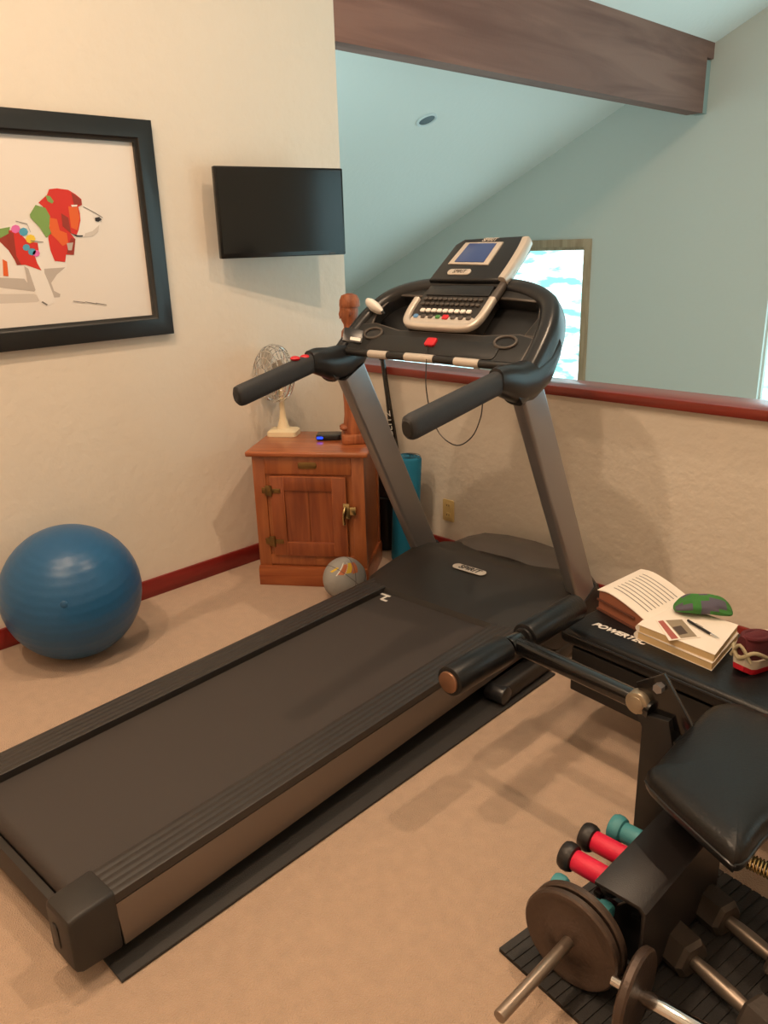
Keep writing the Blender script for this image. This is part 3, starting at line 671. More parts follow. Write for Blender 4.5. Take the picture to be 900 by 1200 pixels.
# tether
tp = [cp(.0, .08, .012)] + [tl(u, v, 1, 1.47) for u, v in ((499, 440), (500, 460), (504, 480), (515, 508), (535, 522), (553, 512), (563, 490), (566, 470))] + [V((.36, 1.44, 1.15))]
b = MB(); b.tube(catmull(tp, 5), .0022, BLACK, 6); b.build('tether_cord', sk)
# grip bar
b = MB(); gy = cp(0, .032, .006); gp = [(-.40, gy.y + .02, gy.z - .005), (-.25, gy.y - .0, gy.z - .003), (0, gy.y - .01, gy.z), (.25, gy.y - .0, gy.z - .003), (.40, gy.y + .02, gy.z - .005)]
gpc = catmull(gp, 12); b.tube(gpc, .014, BLACK, 16); b.build('grip_bar', tm)
for i0, i1 in ((12, 17), (21, 27), (31, 36)):
    b = MB(); b.tube(gpc[i0:i1 + 1], .0152, SILVER, 16); b.build('pulse_grip', tm)
# knuckles and handlebars
for s_ in (-1, 1):
    b = MB(); x = s_ * .42; rr = []
    for y, z, ry, rx in ((1.40, 1.17, .04, .03), (1.44, 1.165, .052, .042), (1.50, 1.15, .062, .046), (1.58, 1.15, .066, .046), (1.66, 1.18, .06, .044), (1.72, 1.235, .045, .036)):
        c_ = V((x, y, z)); t = V((0, 1, .0)); sec = []
        for j in range(16):
            a = 2 * PI * j / 16; ca_, sa_ = math.cos(a), math.sin(a); ca_ = math.copysign(abs(ca_) ** .8, ca_); sa_ = math.copysign(abs(sa_) ** .8, sa_)
            sec.append(c_ + V((rx * ca_, 0, ry * sa_)))
        rr.append(sec)
    b.loft(rr, BLACKS); b.build('handle_knuckle', tm, sharp=60)
    b = MB(); y0_ = .985 if s_ > 0 else 1.055; z0_ = 1.1 if s_ > 0 else 1.09
    A_ = V((x, y0_, z0_)); B_ = V((x, 1.43, 1.168)); t = (B_ - A_)
    b.tube([A_, A_ + t * .015, A_ + t * .05, B_], [.028, .035, .037, .037], FOAM, 20, sx=.72, up=(0, 0, 1), sup=2.6); hb = b.build('handlebar', tm)
    b = MB(); b.tube([A_ - t * .012, A_ + t * .005], [.022, .03], BLACK, 20, sx=.72, up=(0, 0, 1), sup=2.6); b.build('end_cap', hb)
    if s_ < 0:
        c_ = B_ - t * .2 + V((0, 0, .034)); b = MB()
        for dy in (-.024, .024): b.sphere(c_ + V((0, dy, .003)), .021, RED, (.9, .9, .45), n=16)
        b.build('speed_button', hb)

# things left on the console
ND_w = Matrix.Rotation(TH, 3, 'Z')
def tw(p): return TO + ND_w @ V(p)
qa, qb = tw(cp(-.405, .262, .03)), tw(cp(-.285, .212, .03)); q = (qa + qb) / 2; ax_ = (qb - qa).normalized(); b = MB()
b.tube([ax_ * t_ for t_ in (-.062, -.058, -.045, -.02, .01, .035, .052, .06)], [.004, .014, .025, .032, .03, .022, .012, .004], WHITE, 24, sx=.6, up=(0, -.66, .75))
b.tube([ax_ * .055, ax_ * .075 + V((0, 0, -.004))], [.006, .004], BLACK, 10)
o = b.build('earphone_case'); o.location = q; tag(o, 'white oval plastic case with dark tip lying at left end of treadmill console', 'case')
pe_ = tw(cp(-.36, .085, .03)); ph = empty('phone', pe_, TH + .5); tag(ph, 'small black phone propped on the left side of treadmill console', 'phone')
rt = Matrix.Rotation(.9, 3, 'X') @ Matrix.Rotation(.3, 3, 'Y')
b = MB(); b.prism([rt @ V((x, y, 0)) for x, y in round_rect(.075, .06, .008)], rt @ V((0, 0, .008)), BLACKS, bev=.002); b.build('body', ph)
b = MB(); b.prism([rt @ V((x + .012, y - .015, .0082)) for x, y in round_rect(.04, .014, .003)], rt @ V((0, 0, .0006)), WHITE); b.build('glint_strip', ph)  # white strip paints the bright glint on the phone

# ------------------------------------------------------------------ rear bench with books and shoes
BZ = .38; bx = V((.577, -.06, 0)).normalized(); by = V((-bx.y, bx.x, 0))
bo = V((2.03, 2.06, 0)); bn = empty('flat_bench', bo, math.atan2(bx.y, bx.x)); tag(bn, 'long black vinyl bench holding books and running shoes', 'bench')
def bw(x, y, z=0): return bo + bx * x + by * y + V((0, 0, z))
b = MB(); b.box((.62, .19, BZ - .03), (1.24, .38, .06), VINYL, bev=.022, seg=4); pad = b.build('bench_pad', bn)
b = MB(); b.tube([(.02, -.001, BZ - .018), (.6, -.0015, BZ - .018), (1.22, -.001, BZ - .018)], .004, BLACKS, 8); b.build('piping', pad)
b = MB(); b.box((.62, .05, BZ - .15), (1.16, .06, .16), BLACK, bev=.006); b.box((.62, .33, BZ - .15), (1.16, .06, .16), BLACK, bev=.006); b.box((.62, .19, BZ - .07), (1.1, .3, .03), BLACK); b.build('frame', bn)
for x in (.44, 1.12):
    for y in (.06, .32):
        b = MB(); b.cyl((x, y, .0), (x, y, BZ - .2), .022, BLACK, 16); b.box((x, y, .008), (.06, .06, .016), BLACK, bev=.004); b.build('leg', bn)
ang = math.atan2(bx.y, bx.x); RB = Matrix.Rotation(-ang, 3, 'Z')
tq = RB @ (atz(724, 744, BZ + .001) - bo)
text_obj('lettering', 'POWERTEC', .036, WHITE, (tq.x - .005, tq.y + .012, BZ + .0008), (1, .03, 0), (0, 1, 0), pad, shear=.3, bold=.0012)

def slab_from_px(b, px, z, th, m, bev=.002):
    pts = [atz(u, v, z) for u, v in px]; b.prism([p - V((0, 0, th)) for p in pts], (0, 0, th), m, bev=bev)
def shift(o, c):
    c = V(c); o.data.transform(Matrix.Translation(-c)); o.location = c; return o
# open brown book
obz = BZ
pc_ = [(703, 690), (752, 664), (814, 693), (768, 722)]
ob = empty('open_book', atz(750, 705, BZ)); tag(ob, 'open thick brown covered book with white printed pages at the bench end', 'book')
oo = ob.location
B0, B1, B2, B3 = [atz(u, v, BZ + .085) for u, v in ((703, 687), (752, 664), (807, 690), (757, 715))]
b = MB()
def bq(s_, t_, z): # bilinear on the page quad
    p = (B0 * (1 - s_) + B3 * s_) * (1 - t_) + (B1 * (1 - s_) + B2 * s_) * t_; return V((p.x, p.y, z)) - oo
N = 12
def hgt(s_): return .082 * (1 - .55 * max(0, s_ - .25) ** 1.6) - .01 * (1 - min(1, s_ / .25)) ** 2
ringsA = []
for i in range(N + 1):
    s_ = i / N; h_ = hgt(s_) + BZ
    ringsA.append([bq(s_, 0, BZ + .006), bq(s_, 1, BZ + .006), bq(s_, 1, h_ - .004), bq(s_, 0, h_ - .004)])
b.loft(ringsA, BROWN, smooth=False); blk = b.build('page_block', ob)
b = MB(); ringsA = []
for i in range(N + 1):
    s_ = -.03 + 1.07 * i / N; h_ = hgt(max(0, s_)) + BZ
    ringsA.append([bq(s_, -.02, h_ - .003), bq(s_, 1.02, h_ - .003), bq(s_, 1.02, h_), bq(s_, -.02, h_)])
b.loft(ringsA, PAGE, smooth=True)
for k in range(9):
    t_ = .15 + k * .085
    for i in range(2, N - 1): 
        s_ = i / N; s2_ = (i + 1) / N
        vs = [b.bm.verts.new(bq(a_, tt, hgt(a_) + BZ + .0006)) for a_, tt in ((s_, t_), (s2_, t_), (s2_, t_ + .018), (s_, t_ + .018))]
        f = b.bm.faces.new(vs); f.normal_update(); f.material_index = b.mi(INK)
        if f.normal.z < 0: f.normal_flip()
b.build('open_page', ob)
b = MB(); b.prism([bq(a_, t_, BZ + .001) for a_, t_ in ((-.02, -.03), (1.02, -.03), (1.02, 1.03), (-.02, 1.03))], (0, 0, .006), BROWND); b.prism([bq(a_, t_, BZ + .036) for a_, t_ in ((-.02, -.03), (.8, -.03), (.8, -.01), (-.02, -.01))], (0, 0, .006), BROWND); b.build('book_cover', ob)
# stack of two notebooks
n1 = MB(); q1_ = [(747, 752 - 10), (832, 779 - 2), (866, 745), (790, 722)]
top_px = [(747, 731), (836, 768), (867, 733), (782, 704)]
def inset_quad(px, z, k):
    P = [atz(u, v, z) for u, v in px]; c_ = sum(P, V((0, 0, 0))) / 4; return [c_ + (p - c_) * k for p in P]
Z1 = BZ + .001; Z2 = BZ + .027; Z3 = BZ + .052
def notebook(name, z0_, z1_, k, rotk, label, group=None):
    P = inset_quad(top_px, Z3, k); c_ = sum(P, V((0, 0, 0))) / 4; rm = Matrix.Rotation(rotk, 3, 'Z')
    P = [c_ + rm @ (p - c_) for p in P]; o = empty(name, (c_.x, c_.y, z0_)); tag(o, label, 'notebook', group)
    Lp = [V((p.x - c_.x, p.y - c_.y, 0)) for p in P]
    b = MB(); b.prism([p * .985 + V((0, 0, .0015)) for p in Lp], (0, 0, z1_ - z0_ - .003), PAGEE); b.build('page_block', o)
    b = MB(); b.prism([p + V((0, 0, z1_ - z0_ - .0015)) for p in Lp], (0, 0, .0015), PAGE); b.prism(Lp, (0, 0, .0015), PAGE); b.build('cover', o)
    b = MB(); b.tube([Lp[0] * .99 + V((0, 0, (z1_ - z0_) / 2)), Lp[3] * .99 + V((0, 0, (z1_ - z0_) / 2))], (z1_ - z0_) * .45, PAGE, 10); b.build('spine', o)
    return o
notebook('notebook', Z1, Z2 - .001, 1.0, .0, 'lower pale notebook with yellowed page edges, directly on the black bench')
notebook('notebook', Z2, Z3, .985, .03, 'upper white notebook carrying the photo card, pen and green sock')
b = MB(); ZP = Z3 + .001
def flat(b, px, z, th, m, bev=0): b.prism([atz(u, v, z) for u, v in px], (0, 0, th), m, bev=bev)
flat(b, [(768, 726), (783, 722 + 1), (800, 724), (821, 747), (784, 751)], ZP, .001, PAGE)
flat(b, [(771, 728), (777, 727), (795, 748), (787, 749)], ZP + .0011, .0004, mat('photo_red', (168, 88, 78), .4))
flat(b, [(780, 727), (799, 726), (817, 746), (798, 748)], ZP + .0011, .0004, mat('photo_tan', (150, 134, 112), .4))
flat(b, [(788, 735), (798, 733), (806, 742), (796, 744)], ZP + .0016, .0004, mat('photo_dark', (80, 64, 54), .4))
o = b.build('photo_card'); shift(o, atz(795, 738, ZP)); tag(o, 'small photo card lying on the upper white notebook', 'card')
b = MB(); p0, p1 = atz(806, 727, ZP + .006), atz(833, 743, ZP + .005); p2 = atz(843, 748, ZP + .004)
b.cyl(p0, p1, .0042, BLACK, 12, bev=.001); b.tube([p1, p2], [.004, .001], CHROME, 10); b.box((p0 + p1) / 2 + V((0, 0, .006)), (.03, .003, .002), CHROME, rot=Matrix.Rotation(math.atan2((p1 - p0).y, (p1 - p0).x), 3, 'Z'))
o = b.build('pen'); shift(o, (p0.x, p0.y, ZP)); tag(o, 'black pen with silver tip lying across the upper notebook', 'pen')
# sock: crumpled cloth
b = MB(); spx = [(786, 716), (800, 712), (822, 712), (842, 716), (860, 720)]; rings = []
import mathutils.noise as mn
for i, (w_, h_) in enumerate(((.02, .008), (.042, .022), (.05, .03), (.048, .026), (.052, .03), (.056, .028), (.05, .022), (.028, .01))):
    s_ = i / 7; u = 788 + 70 * s_; v = 716 + 4 * s_; c_ = atz(u, v, ZP + .0) + V((0, .0, 0)); rg = []
    dirx = (atz(858, 720, ZP) - atz(788, 716, ZP)).normalized(); diry = V((-dirx.y, dirx.x, 0))
    for j in range(18):
        a = 2 * PI * j / 18; nz = mn.noise(V((i * .9, j * .8, 3.1))) * .024
        rg.append(c_ + diry * ((w_ + nz) * math.cos(a)) + V((0, 0, h_ + .002 + (h_ + nz * .6) * math.sin(a))))
    rings.append(rg)
b.loft(rings, SOCKG)
for f in b.bm.faces:
    if mn.noise(f.calc_center_median() * 28) > .12: f.material_index = b.mi(SOCKP)
o = b.build('sock'); sm = o.modifiers.new('sub', 'SUBSURF'); sm.levels = sm.render_levels = 2
for v in o.data.vertices: v.co.z = max(v.co.z, ZP + .001)
shift(o, atz(822, 718, ZP)); tag(o, 'crumpled green and grey knitted sock lying on the notebooks', 'sock')

def make_shoe(loc, rz, label):
    e = empty('running_shoe', loc, rz); tag(e, label, 'shoe', 'running shoes on the bench end')
    Lh = .27
    def foot(t): # half widths left/right along length (0 heel .. 1 toe), heel at y=0
        w = .034 + .012 * math.sin(min(1, t * 1.35) * PI * .5) - .004 * math.sin(t * PI * 2)
        if t < .12: w *= math.sqrt(1 - ((.12 - t) / .12) ** 2 * .75)
        if t > .78: w *= math.sqrt(max(.02, 1 - ((t - .78) / .225) ** 2))
        return w
    def ringz(zf0, zf1, k0, k1, nn=16):
        rgs = []
        for i in range(nn + 1):
            t = i / nn; w = foot(t); y = t * Lh; tl0 = zf0(t); tl1 = zf1(t); x_ = .006 * math.sin(t * PI)
            rgs.append([(x_ - w * k0, y, tl0), (x_ + w * k0, y, tl0), (x_ + w * k1, y, tl1), (x_ - w * k1, y, tl1)])
        return rgs
    rock = lambda t: .012 * max(0, (.12 - t) / .12) ** 2 + .018 * max(0, (t - .75) / .25) ** 2
    b = MB(); b.loft(ringz(lambda t: rock(t), lambda t: .017 + rock(t), .92, 1.0), SHOER); b.build('outsole', e)
    b = MB(); b.loft(ringz(lambda t: .0172 + rock(t), lambda t: .046 - .012 * t + rock(t), 1.0, 1.08), SHOEW); b.build('midsole', e)
    b = MB(); rg = []
    for i in range(15):
        t = .01 + .97 * i / 14; w = foot(t) * 1.0; y = t * Lh; zb = .044 - .012 * t + rock(t)
        hh = .075 - .055 * max(0, min(1, (t - .3) / .5)) if t > .1 else .06 + .015 * t / .1
        hh *= 1 if t < .85 else math.sqrt(max(.1, 1 - ((t - .85) / .16) ** 2))
        rg.append([(.006 * math.sin(t * PI) + w * math.copysign(abs(math.cos(a)) ** .7, math.cos(a)) * (1 if math.sin(a) < 0 else .92), y, zb + max(0, hh * math.sin(a))) for a in [2 * PI * k / 20 for k in range(20)]])
    b.loft(rg, SHOEM); up_ = b.build('upper', e)
    b = MB(); b.tube([(.028 * math.cos(a) + .004, .062 + .05 * math.sin(a), .104 - .006 * math.sin(a)) for a in [2 * PI * k / 20 for k in range(20)]], .007, SHOEM, 8, close=True)
    b.sphere((.004, .062, .099), .026, BLACK, (1, 1.75, .15), n=20); b.build('collar', up_)
    b = MB(); b.tube(catmull([(-.041, .06, .05), (-.03, .012, .075), (0, -.004, .05), (.036, .012, .075), (.048, .06, .05)], 5), .006, SHOET, 8)
    b.tube(catmull([(-.03, .005, .045), (0, -.004, .09), (.034, .005, .045)], 5), .005, SHOET, 8); b.build('heel_overlay', up_)
    b = MB()
    for k in range(4):
        y = .12 + k * .02; z = .098 - k * .012; b.tube([(-.022, y, z - .004), (0.005, y + .004, z + .004), (.03, y, z - .004)], .003, SHOEW, 6)
    b.build('laces', up_)
    return e
sp = atz(864, 789, BZ); make_shoe((sp.x, sp.y, BZ + .001), -.25, 'red and black running shoe with white midsole beside the notebooks')
sp2 = sp + V((.12, -.012, 0)); make_shoe((sp2.x, sp2.y, BZ + .001), -.2, 'running shoe cut off by the right edge of the photo')

# ------------------------------------------------------------------ weight bench (front) with leg rollers
YA = 1.75; wb = empty('weight_bench', (2.6, YA, 0)); tag(wb, 'black padded weight bench with foam leg rollers reaching over the treadmill', 'weight bench')
WO = V((2.6, YA, 0))
def wl(p): return V(p) - WO
rz_ = .45; rxx = 2.075
for ya, yb, cm in ((1.455, 1.70, BRONZE), (1.80, 2.085, BLACK)):
    b = MB(); b.cyl(wl((rxx, ya, rz_)), wl((rxx, yb, rz_)), .044, VINYL, 36, bev=.008); ro = b.build('foam_roller', wb)
    b = MB(); b.cyl(wl((rxx, ya - .008, rz_)), wl((rxx, ya + .002, rz_)), .031, cm, 28, bev=.003); b.build('end_cap', ro)
b = MB(); b.cyl(wl((rxx, 1.45, rz_)), wl((rxx, 2.09, rz_)), .012, CHROME, 16); b.build('roller_axle', wb)
b = MB(); b.tube([wl((rxx, YA, rz_)), wl((2.2, YA - .005, rz_ - .004)), wl((2.47, YA - .02, rz_ - .012)), wl((2.53, YA - .03, rz_ - .02))], .023, GLOSSB, 20, sup=3.2); b.cyl(wl((rxx, YA - .03, rz_)), wl((rxx, YA + .03, rz_)), .028, GLOSSB, 24, bev=.003); b.build('leg_arm', wb)
hubp = aty(745, 825, 1.70)
b = MB(); b.cyl(wl(hubp), wl(hubp + V((0, .035, 0))), .031, PEWTER, 32, bev=.004); b.cyl(wl(hubp - V((0, .003, 0))), wl(hubp), .02, PEWTER, 24, bev=.001); b.build('pivot_cap', wb)
b = MB(); hb_ = aty(770, 808, 1.7); b.cyl(wl(hb_), wl(hb_ + V((0, .05, 0))), .013, STEEL, 6); b.build('bolt', wb)
# bracket plate + post + frame
b = MB(); pts = [aty(u, v, 1.72) for u, v in ((745, 800), (778, 790), (790, 812), (822, 872), (812, 884), (795, 858), (775, 850), (760, 838))]
b.prism([wl(p) for p in pts], (0, .012, 0), GLOSSB, bev=.002); b.prism([wl(p) for p in pts], (0, .012, 0), GLOSSB) if False else None
b.build('pivot_bracket', wb)
b = MB(); px0 = aty(749, 880, 1.7)
b.prism([wl(p) for p in (V((px0.x, 1.70, .0)), V((px0.x, 1.70, .385)), V((px0.x - .02, 1.70, .42)), V((px0.x + .07, 1.70, .43)), V((px0.x + .095, 1.70, .33)), V((px0.x + .115, 1.7, .0)))], (0, .07, 0), BLACK, bev=.004); b.build('front_post', wb)
b = MB(); b.box(wl((px0.x + .06, 1.80, .025)), (.10, .24, .05), BLACK, bev=.006); b.build('front_foot', wb)
b = MB(); b.box(wl((2.95, 1.735, .345)), (.75, .06, .06), BLACK, bev=.004); b.box(wl((3.25, 1.735, .16)), (.06, .06, .32), BLACK, bev=.004); b.build('seat_rail', wb)
# seat pad
SZ = .43; sp_ = [(763, 908), (768, 893), (795, 862), (828, 828), (845, 821), (865, 821), (910, 838), (965, 868), (985, 890), (960, 925), (905, 958), (878, 990), (864, 996), (850, 988)]
pts = catmull([atz(u, v, SZ) for u, v in sp_], 3, close=True); c_ = sum(pts, V((0, 0, 0))) / len(pts); rings = []
for k, dz_ in ((.9, -.06), (.985, -.056), (1.0, -.045), (1.0, -.025), (.985, -.01), (.94, -.001), (.8, .006), (.4, .012), (.02, .013)):
    rings.append([wl(c_ + (p - c_) * k + V((0, 0, dz_))) for p in pts])
b = MB(); b.loft(rings, VINYL); sp__ = b.build('seat_pad', wb, sharp=80)
b = MB(); b.tube([wl(c_ + (p - c_) * 1.002 + V((0, 0, -.036))) for p in pts], .003, BLACKS, 6, close=True); b.build('piping', sp__)
b = MB(); b.prism([wl(c_ + (p - c_) * .8 + V((0, 0, -.075))) for p in pts], (0, 0, .016), BLACK); b.build('seat_board', wb)

# ------------------------------------------------------------------ weights corner
# ribbed mat
m1, m2 = atz(585, 1113, .006), atz(700, 1218, .006); mb_ = MB()
m0 = atz(622, 1082, .006); dirn = (m2 - m1).normalized(); dirp = V((-dirn.y, dirn.x, 0)); 
if dirp.dot(m0 - m1) < 0: dirp = -dirp
Lm, Wm = .95, .62
for k in range(38):
    a_ = m1 + dirn * (k * Lm / 38); mb_.prism([V((p.x, p.y, .001)) for p in (a_, a_ + dirn * (Lm / 38 * .8), a_ + dirn * (Lm / 38 * .8) + dirp * Wm, a_ + dirp * Wm)], (0, 0, .011), RUB)
mb_.prism([V((p.x, p.y, .001)) for p in (m1, m1 + dirn * Lm, m1 + dirn * Lm + dirp * Wm, m1 + dirp * Wm)], (0, 0, .008), RUB)
o = mb_.build('weights_mat'); shift(o, m1); tag(o, 'ribbed dark rubber mat under the dumbbells in the right corner', 'floor mat')
MZ = .0125
# barbell with two plates, axis along y
def plate_disc(b, y, r, th, c, m, hole=.02):
    prof = [(hole, -th / 2), (hole + .03, -th / 2), (hole + .034, -th / 2 + .003), (r - .02, -th / 2 + .003), (r - .014, -th / 2), (r - .004, -th / 2), (r, -th / 2 + .004), (r, th / 2 - .004), (r - .004, th / 2), (r - .014, th / 2), (r - .02, th / 2 - .003), (hole + .034, th / 2 - .003), (hole + .03, th / 2), (hole, th / 2)]
    a = V((0, 1, 0)); q_ = V((0, 0, 1)).rotation_difference(a)
    rings = [[V(c) + V((0, y, 0)) + q_ @ V((rr_ * math.cos(2 * PI * k / 56), rr_ * math.sin(2 * PI * k / 56), z)) for k in range(56)] for rr_, z in prof]
    b.loft(rings, m)
PR = .116; pcn = aty(673, 1092, 1.235); pcn.z = PR + MZ + .002; 
bb = empty('loaded_dumbbell', (pcn.x, pcn.y, MZ)); bb.rotation_euler = (0, 0, 0); tag(bb, 'long steel dumbbell bar with two grey iron plates standing on the ribbed mat', 'dumbbell')
cz_ = PR + .002
for k, (yy, r_) in enumerate(((-.012, PR), (.016, PR))):
    b = MB(); plate_disc(b, yy, r_, .02, (0, 0, cz_), IRON, .014); b.build('weight_plate', bb)
b = MB(); b.cyl((0, -.27, cz_), (0, .075, cz_), .0135, IRONB, 24, bev=.002); b.build('bar', bb)
b = MB(); b.cyl((0, .03, cz_), (0, .055, cz_), .024, IRONB, 24, bev=.003); b.build('collar', bb)
# rack of small dumbbells
rk = empty('dumbbell_rack', (2.66, 1.50, MZ)); tag(rk, 'black dumbbell rack holding small coloured dumbbells beside the weight bench', 'rack')
b = MB(); b.box((0, 0, .012), (.15, .34, .024), BLACK, bev=.004)
b.prism([(-.05, -.16, .024), (.076, -.16, .024), (.076, -.16, .235), (.0, -.16, .15), (-.05, -.16, .15)], (0, .015, 0), BLACK, bev=.003); b.prism([(-.05, .145, .024), (.076, .145, .024), (.076, .145, .235), (.0, .145, .15), (-.05, .145, .15)], (0, .015, 0), BLACK, bev=.003); b.build('frame', rk)
for x, z in ((-.045, .157), (.05, .157)):
    b = MB(); b.box((x, 0, z), (.02, .33, .012), BLACK, bev=.002); b.build('shelf_bar', rk)
b = MB(); b.prism([(-.022, -.223, .25), (.085, -.223, .25), (.098, -.223, .238), (.098, -.223, .03), (.088, -.223, .03), (.088, -.223, .232), (.08, -.223, .24), (-.022, -.223, .24)], (0, .39, 0), NEOB, bev=.002); b.build('top_panel', rk)
def small_db(p, d, mh, mg, label, group, rhead=.034, cup=False, L_=.15):
    d = V(d).normalized(); e = empty('dumbbell', p); tag(e, label, 'dumbbell', group)
    for s0, mm in ((0, mh), (L_ - .036, mh)):
        b = MB(); a_ = d * s0; b.cyl(a_, a_ + d * .036, rhead, mm, 28, bev=.012); b.build('weight_head', e)
    b = MB(); b.cyl(d * .032, d * (L_ - .032), rhead * .72, mg, 24, bev=.004); b.build('handle', e)
    return e
gz = .215
for (u, v, mh, mg, lb) in ((659, 998, NEOB, PINK, 'black headed dumbbell with bright red grip, nearest the iron plates'), (682, 976, NEOB, PINK, 'black headed dumbbell with red grip, next to the aqua dumbbell'), (716, 966, TEAL, TEAL, 'aqua dumbbell at far end of the dumbbell rack')):
    p = atz(u, v, gz); small_db((p.x, p.y, gz - .003), (1, 0, 0), mh, mg, lb, 'small dumbbells on the rack', rhead=.034)
p = atz(648, 1022, .21); small_db((p.x, 1.287, .185), (1, -.0, 0), TEAL, TEAL, 'aqua dumbbell peeking out just behind the upright iron plates', 'small dumbbells on the rack', rhead=.025)
# hex dumbbells on the mat
def hex_db(p, d, L_, rh, label, hand=IRONB):
    d = V(d).normalized(); e = empty('hex_dumbbell', (p.x, p.y, MZ)); tag(e, label, 'dumbbell', 'hex dumbbells on the ribbed mat'); cz_ = rh * .866 + .001
    for s0 in (0, L_):
        b = MB(); c_ = d * s0 + V((0, 0, cz_)); b.tube([c_ - d * .04, c_ - d * .03, c_ + d * .03, c_ + d * .04], [rh * .8, rh, rh, rh * .8], HEXM, 6, up=V((-d.y, d.x, 0)), sx=1)
        b.build('hex_head', e, sharp=25)
    b = MB(); b.tube([d * s_ + V((0, 0, cz_)) for s_ in (.035, L_ * .35, L_ * .5, L_ * .65, L_ - .035)], [.014, .017, .018, .017, .014], hand, 18); b.build('handle', e)
dd = (atz(895, 1190, .06) - atz(820, 1122, .06)); dd.z = 0
h1 = atz(797, 1112, .055); hex_db(h1, dd, .22, .05, 'large grey hex dumbbell lying below the black seat, nearest the camera')
h2 = atz(838, 1066, .055); hex_db(h2, dd, .2, .048, 'darker hex dumbbell lying behind the nearest hex dumbbell')
# chrome dumbbell with small round plates
cpos = atz(744, 1166, .10); e = empty('chrome_dumbbell', (cpos.x, cpos.y, MZ)); tag(e, 'chrome handled dumbbell with round plate at the bottom edge of the photo', 'dumbbell')
dq = atz(800, 1212, .07) - cpos; dq.z = 0; dq.normalize(); q_ = V((0, 0, 1)).rotation_difference(dq)
for s0 in (0, .27):
    b = MB(); prof = [(.014, -.011), (.088, -.011), (.093, -.006), (.093, .006), (.088, .011), (.014, .011)]
    b.loft([[dq * s0 + V((0, 0, .095)) + q_ @ V((r * math.cos(k * PI / 24), r * math.sin(k * PI / 24), z)) for k in range(48)] for r, z in prof], IRON); b.build('round_plate', e)
b = MB(); b.cyl(dq * -.05 + V((0, 0, .095)), dq * .32 + V((0, 0, .095)), .013, CHROME, 24, bev=.002); b.cyl(dq * .02 + V((0, 0, .095)), dq * .25 + V((0, 0, .095)), .017, CHROME, 24, bev=.002); b.build('bar', e)
b = MB(); b.cyl(dq * -.02 + V((0, 0, .095)), dq * -.012 + V((0, 0, .095)), .026, CHROME, 24, bev=.002); b.build('collar', e)
# chrome adjustment chain / spring
sc_ = atz(876, 1008, .3); e = empty('spring_collar', (sc_.x, sc_.y, .3))
b = MB(); pts = []
for k in range(120):
    a = k * 2 * PI / 12; pts.append(V((.0 + k * .0006, .016 * math.cos(a), .016 * math.sin(a))))
b.tube(pts, .0022, BRASSB, 6); b.tube([pts[0], pts[0] + V((0, 0, .04))], .003, BRASSB, 6); b.tube([pts[-1], pts[-1] + V((0, .0, .04))], .003, BRASSB, 6)
so = b.build('spring', wb); so.data.transform(Matrix.Translation(wl(V((sc_.x, sc_.y, .3))))); bpy.data.objects.remove(e)
b = MB(); b.cyl(wl((sc_.x - .03, sc_.y, .3)), wl((sc_.x + .4, sc_.y, .3)), .012, CHROME, 16); b.box(wl((sc_.x + .1, (sc_.y + 1.7) / 2, .31)), (.03, 1.7 - sc_.y, .03), BLACK, bev=.003); b.build('storage_peg', wb)

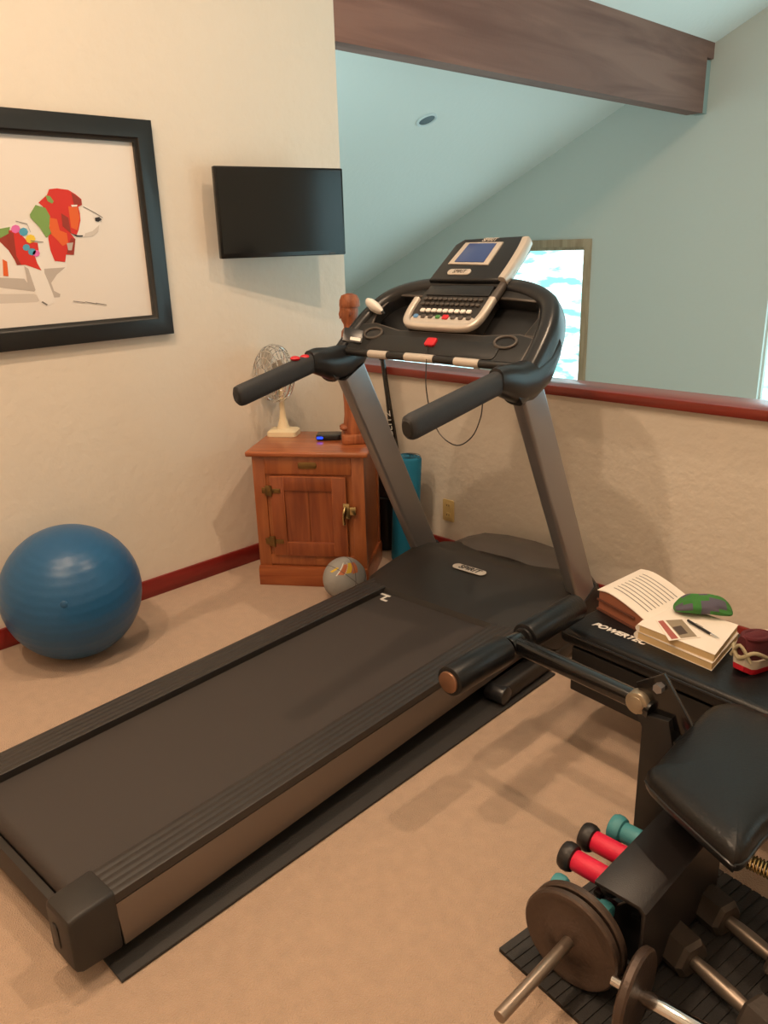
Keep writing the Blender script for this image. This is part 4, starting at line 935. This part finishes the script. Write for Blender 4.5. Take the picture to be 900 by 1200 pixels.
# ------------------------------------------------------------------ light
def spot(name, loc, target, power, col, r):
    ld = bpy.data.lights.new(name, 'AREA'); ld.shape = 'DISK'; ld.size = r * 2; ld.energy = power; ld.color = col
    o = bpy.data.objects.new(name, ld); COL.objects.link(o); o.location = loc
    o.rotation_euler = (V(target) - V(loc)).to_track_quat('-Z', 'Y').to_euler(); return o
WARM = (1, .71, .47)
for (x, y, pw), lab_ in zip(((1.6, -.3, 40), (1.5, .85, 33), (2.85, 2.45, 52), (3.6, -.9, 40)), ('glowing recessed ceiling light high above the picture wall, nearest the back wall', 'glowing recessed ceiling light above the rear of the treadmill', 'glowing recessed ceiling light above the weight bench', 'added fill light set in the ceiling behind the camera')):  # last entry is an added lamp for general fill; the others follow shadows
    downlight(x, y, lab_, glow=True)
    spot('ceiling_and_fill_lamp', (x, y, cz(x) - .04), (x - .3, y + .1, 0), pw, WARM, .05)
for i, (x0, x1, z0, z1) in enumerate(wins):
    ld = bpy.data.lights.new('portal', 'AREA'); ld.shape = 'RECTANGLE'; ld.size = x1 - x0; ld.size_y = z1 - z0; ld.cycles.is_portal = True
    o = bpy.data.objects.new('window_portal', ld); COL.objects.link(o); o.location = ((x0 + x1) / 2, YF + .16, (z0 + z1) / 2); o.rotation_euler = (-PI / 2, 0, 0)
ld = bpy.data.lights.new('portal', 'AREA'); ld.shape = 'RECTANGLE'; ld.size = WR[3] - WR[2]; ld.size_y = WR[1] - WR[0]; ld.cycles.is_portal = True
o = bpy.data.objects.new('window_portal', ld); COL.objects.link(o); o.location = (XR + .14, (WR[0] + WR[1]) / 2, (WR[2] + WR[3]) / 2); o.rotation_euler = (0, PI / 2, 0)
w = bpy.data.worlds.new('world'); S.world = w; w.use_nodes = True; nt = w.node_tree; bg = nt.nodes['Background']
tc = nt.nodes.new('ShaderNodeTexCoord'); mp = nt.nodes.new('ShaderNodeMapping'); mp.inputs['Scale'].default_value = (26, 26, 80); mp.inputs['Rotation'].default_value = (0, .5, 0)
n1_ = nt.nodes.new('ShaderNodeTexNoise'); n1_.inputs['Scale'].default_value = 1.3; n1_.inputs['Detail'].default_value = 6
cr = nt.nodes.new('ShaderNodeValToRGB'); cr.color_ramp.elements[0].position = .40; cr.color_ramp.elements[0].color = (.12, .36, .34, 1); cr.color_ramp.elements[1].position = .60; cr.color_ramp.elements[1].color = (.72, .93, 1, 1)
nt.links.new(tc.outputs['Generated'], mp.inputs[0]); nt.links.new(mp.outputs[0], n1_.inputs['Vector']); nt.links.new(n1_.outputs['Fac'], cr.inputs[0]); nt.links.new(cr.outputs[0], bg.inputs[0])
bg.inputs[1].default_value = 4.0
vs = S.view_settings; vs.view_transform = 'Standard'; vs.look = 'None'; vs.gamma = 1; vs.use_curve_mapping = False; vs.exposure = 0
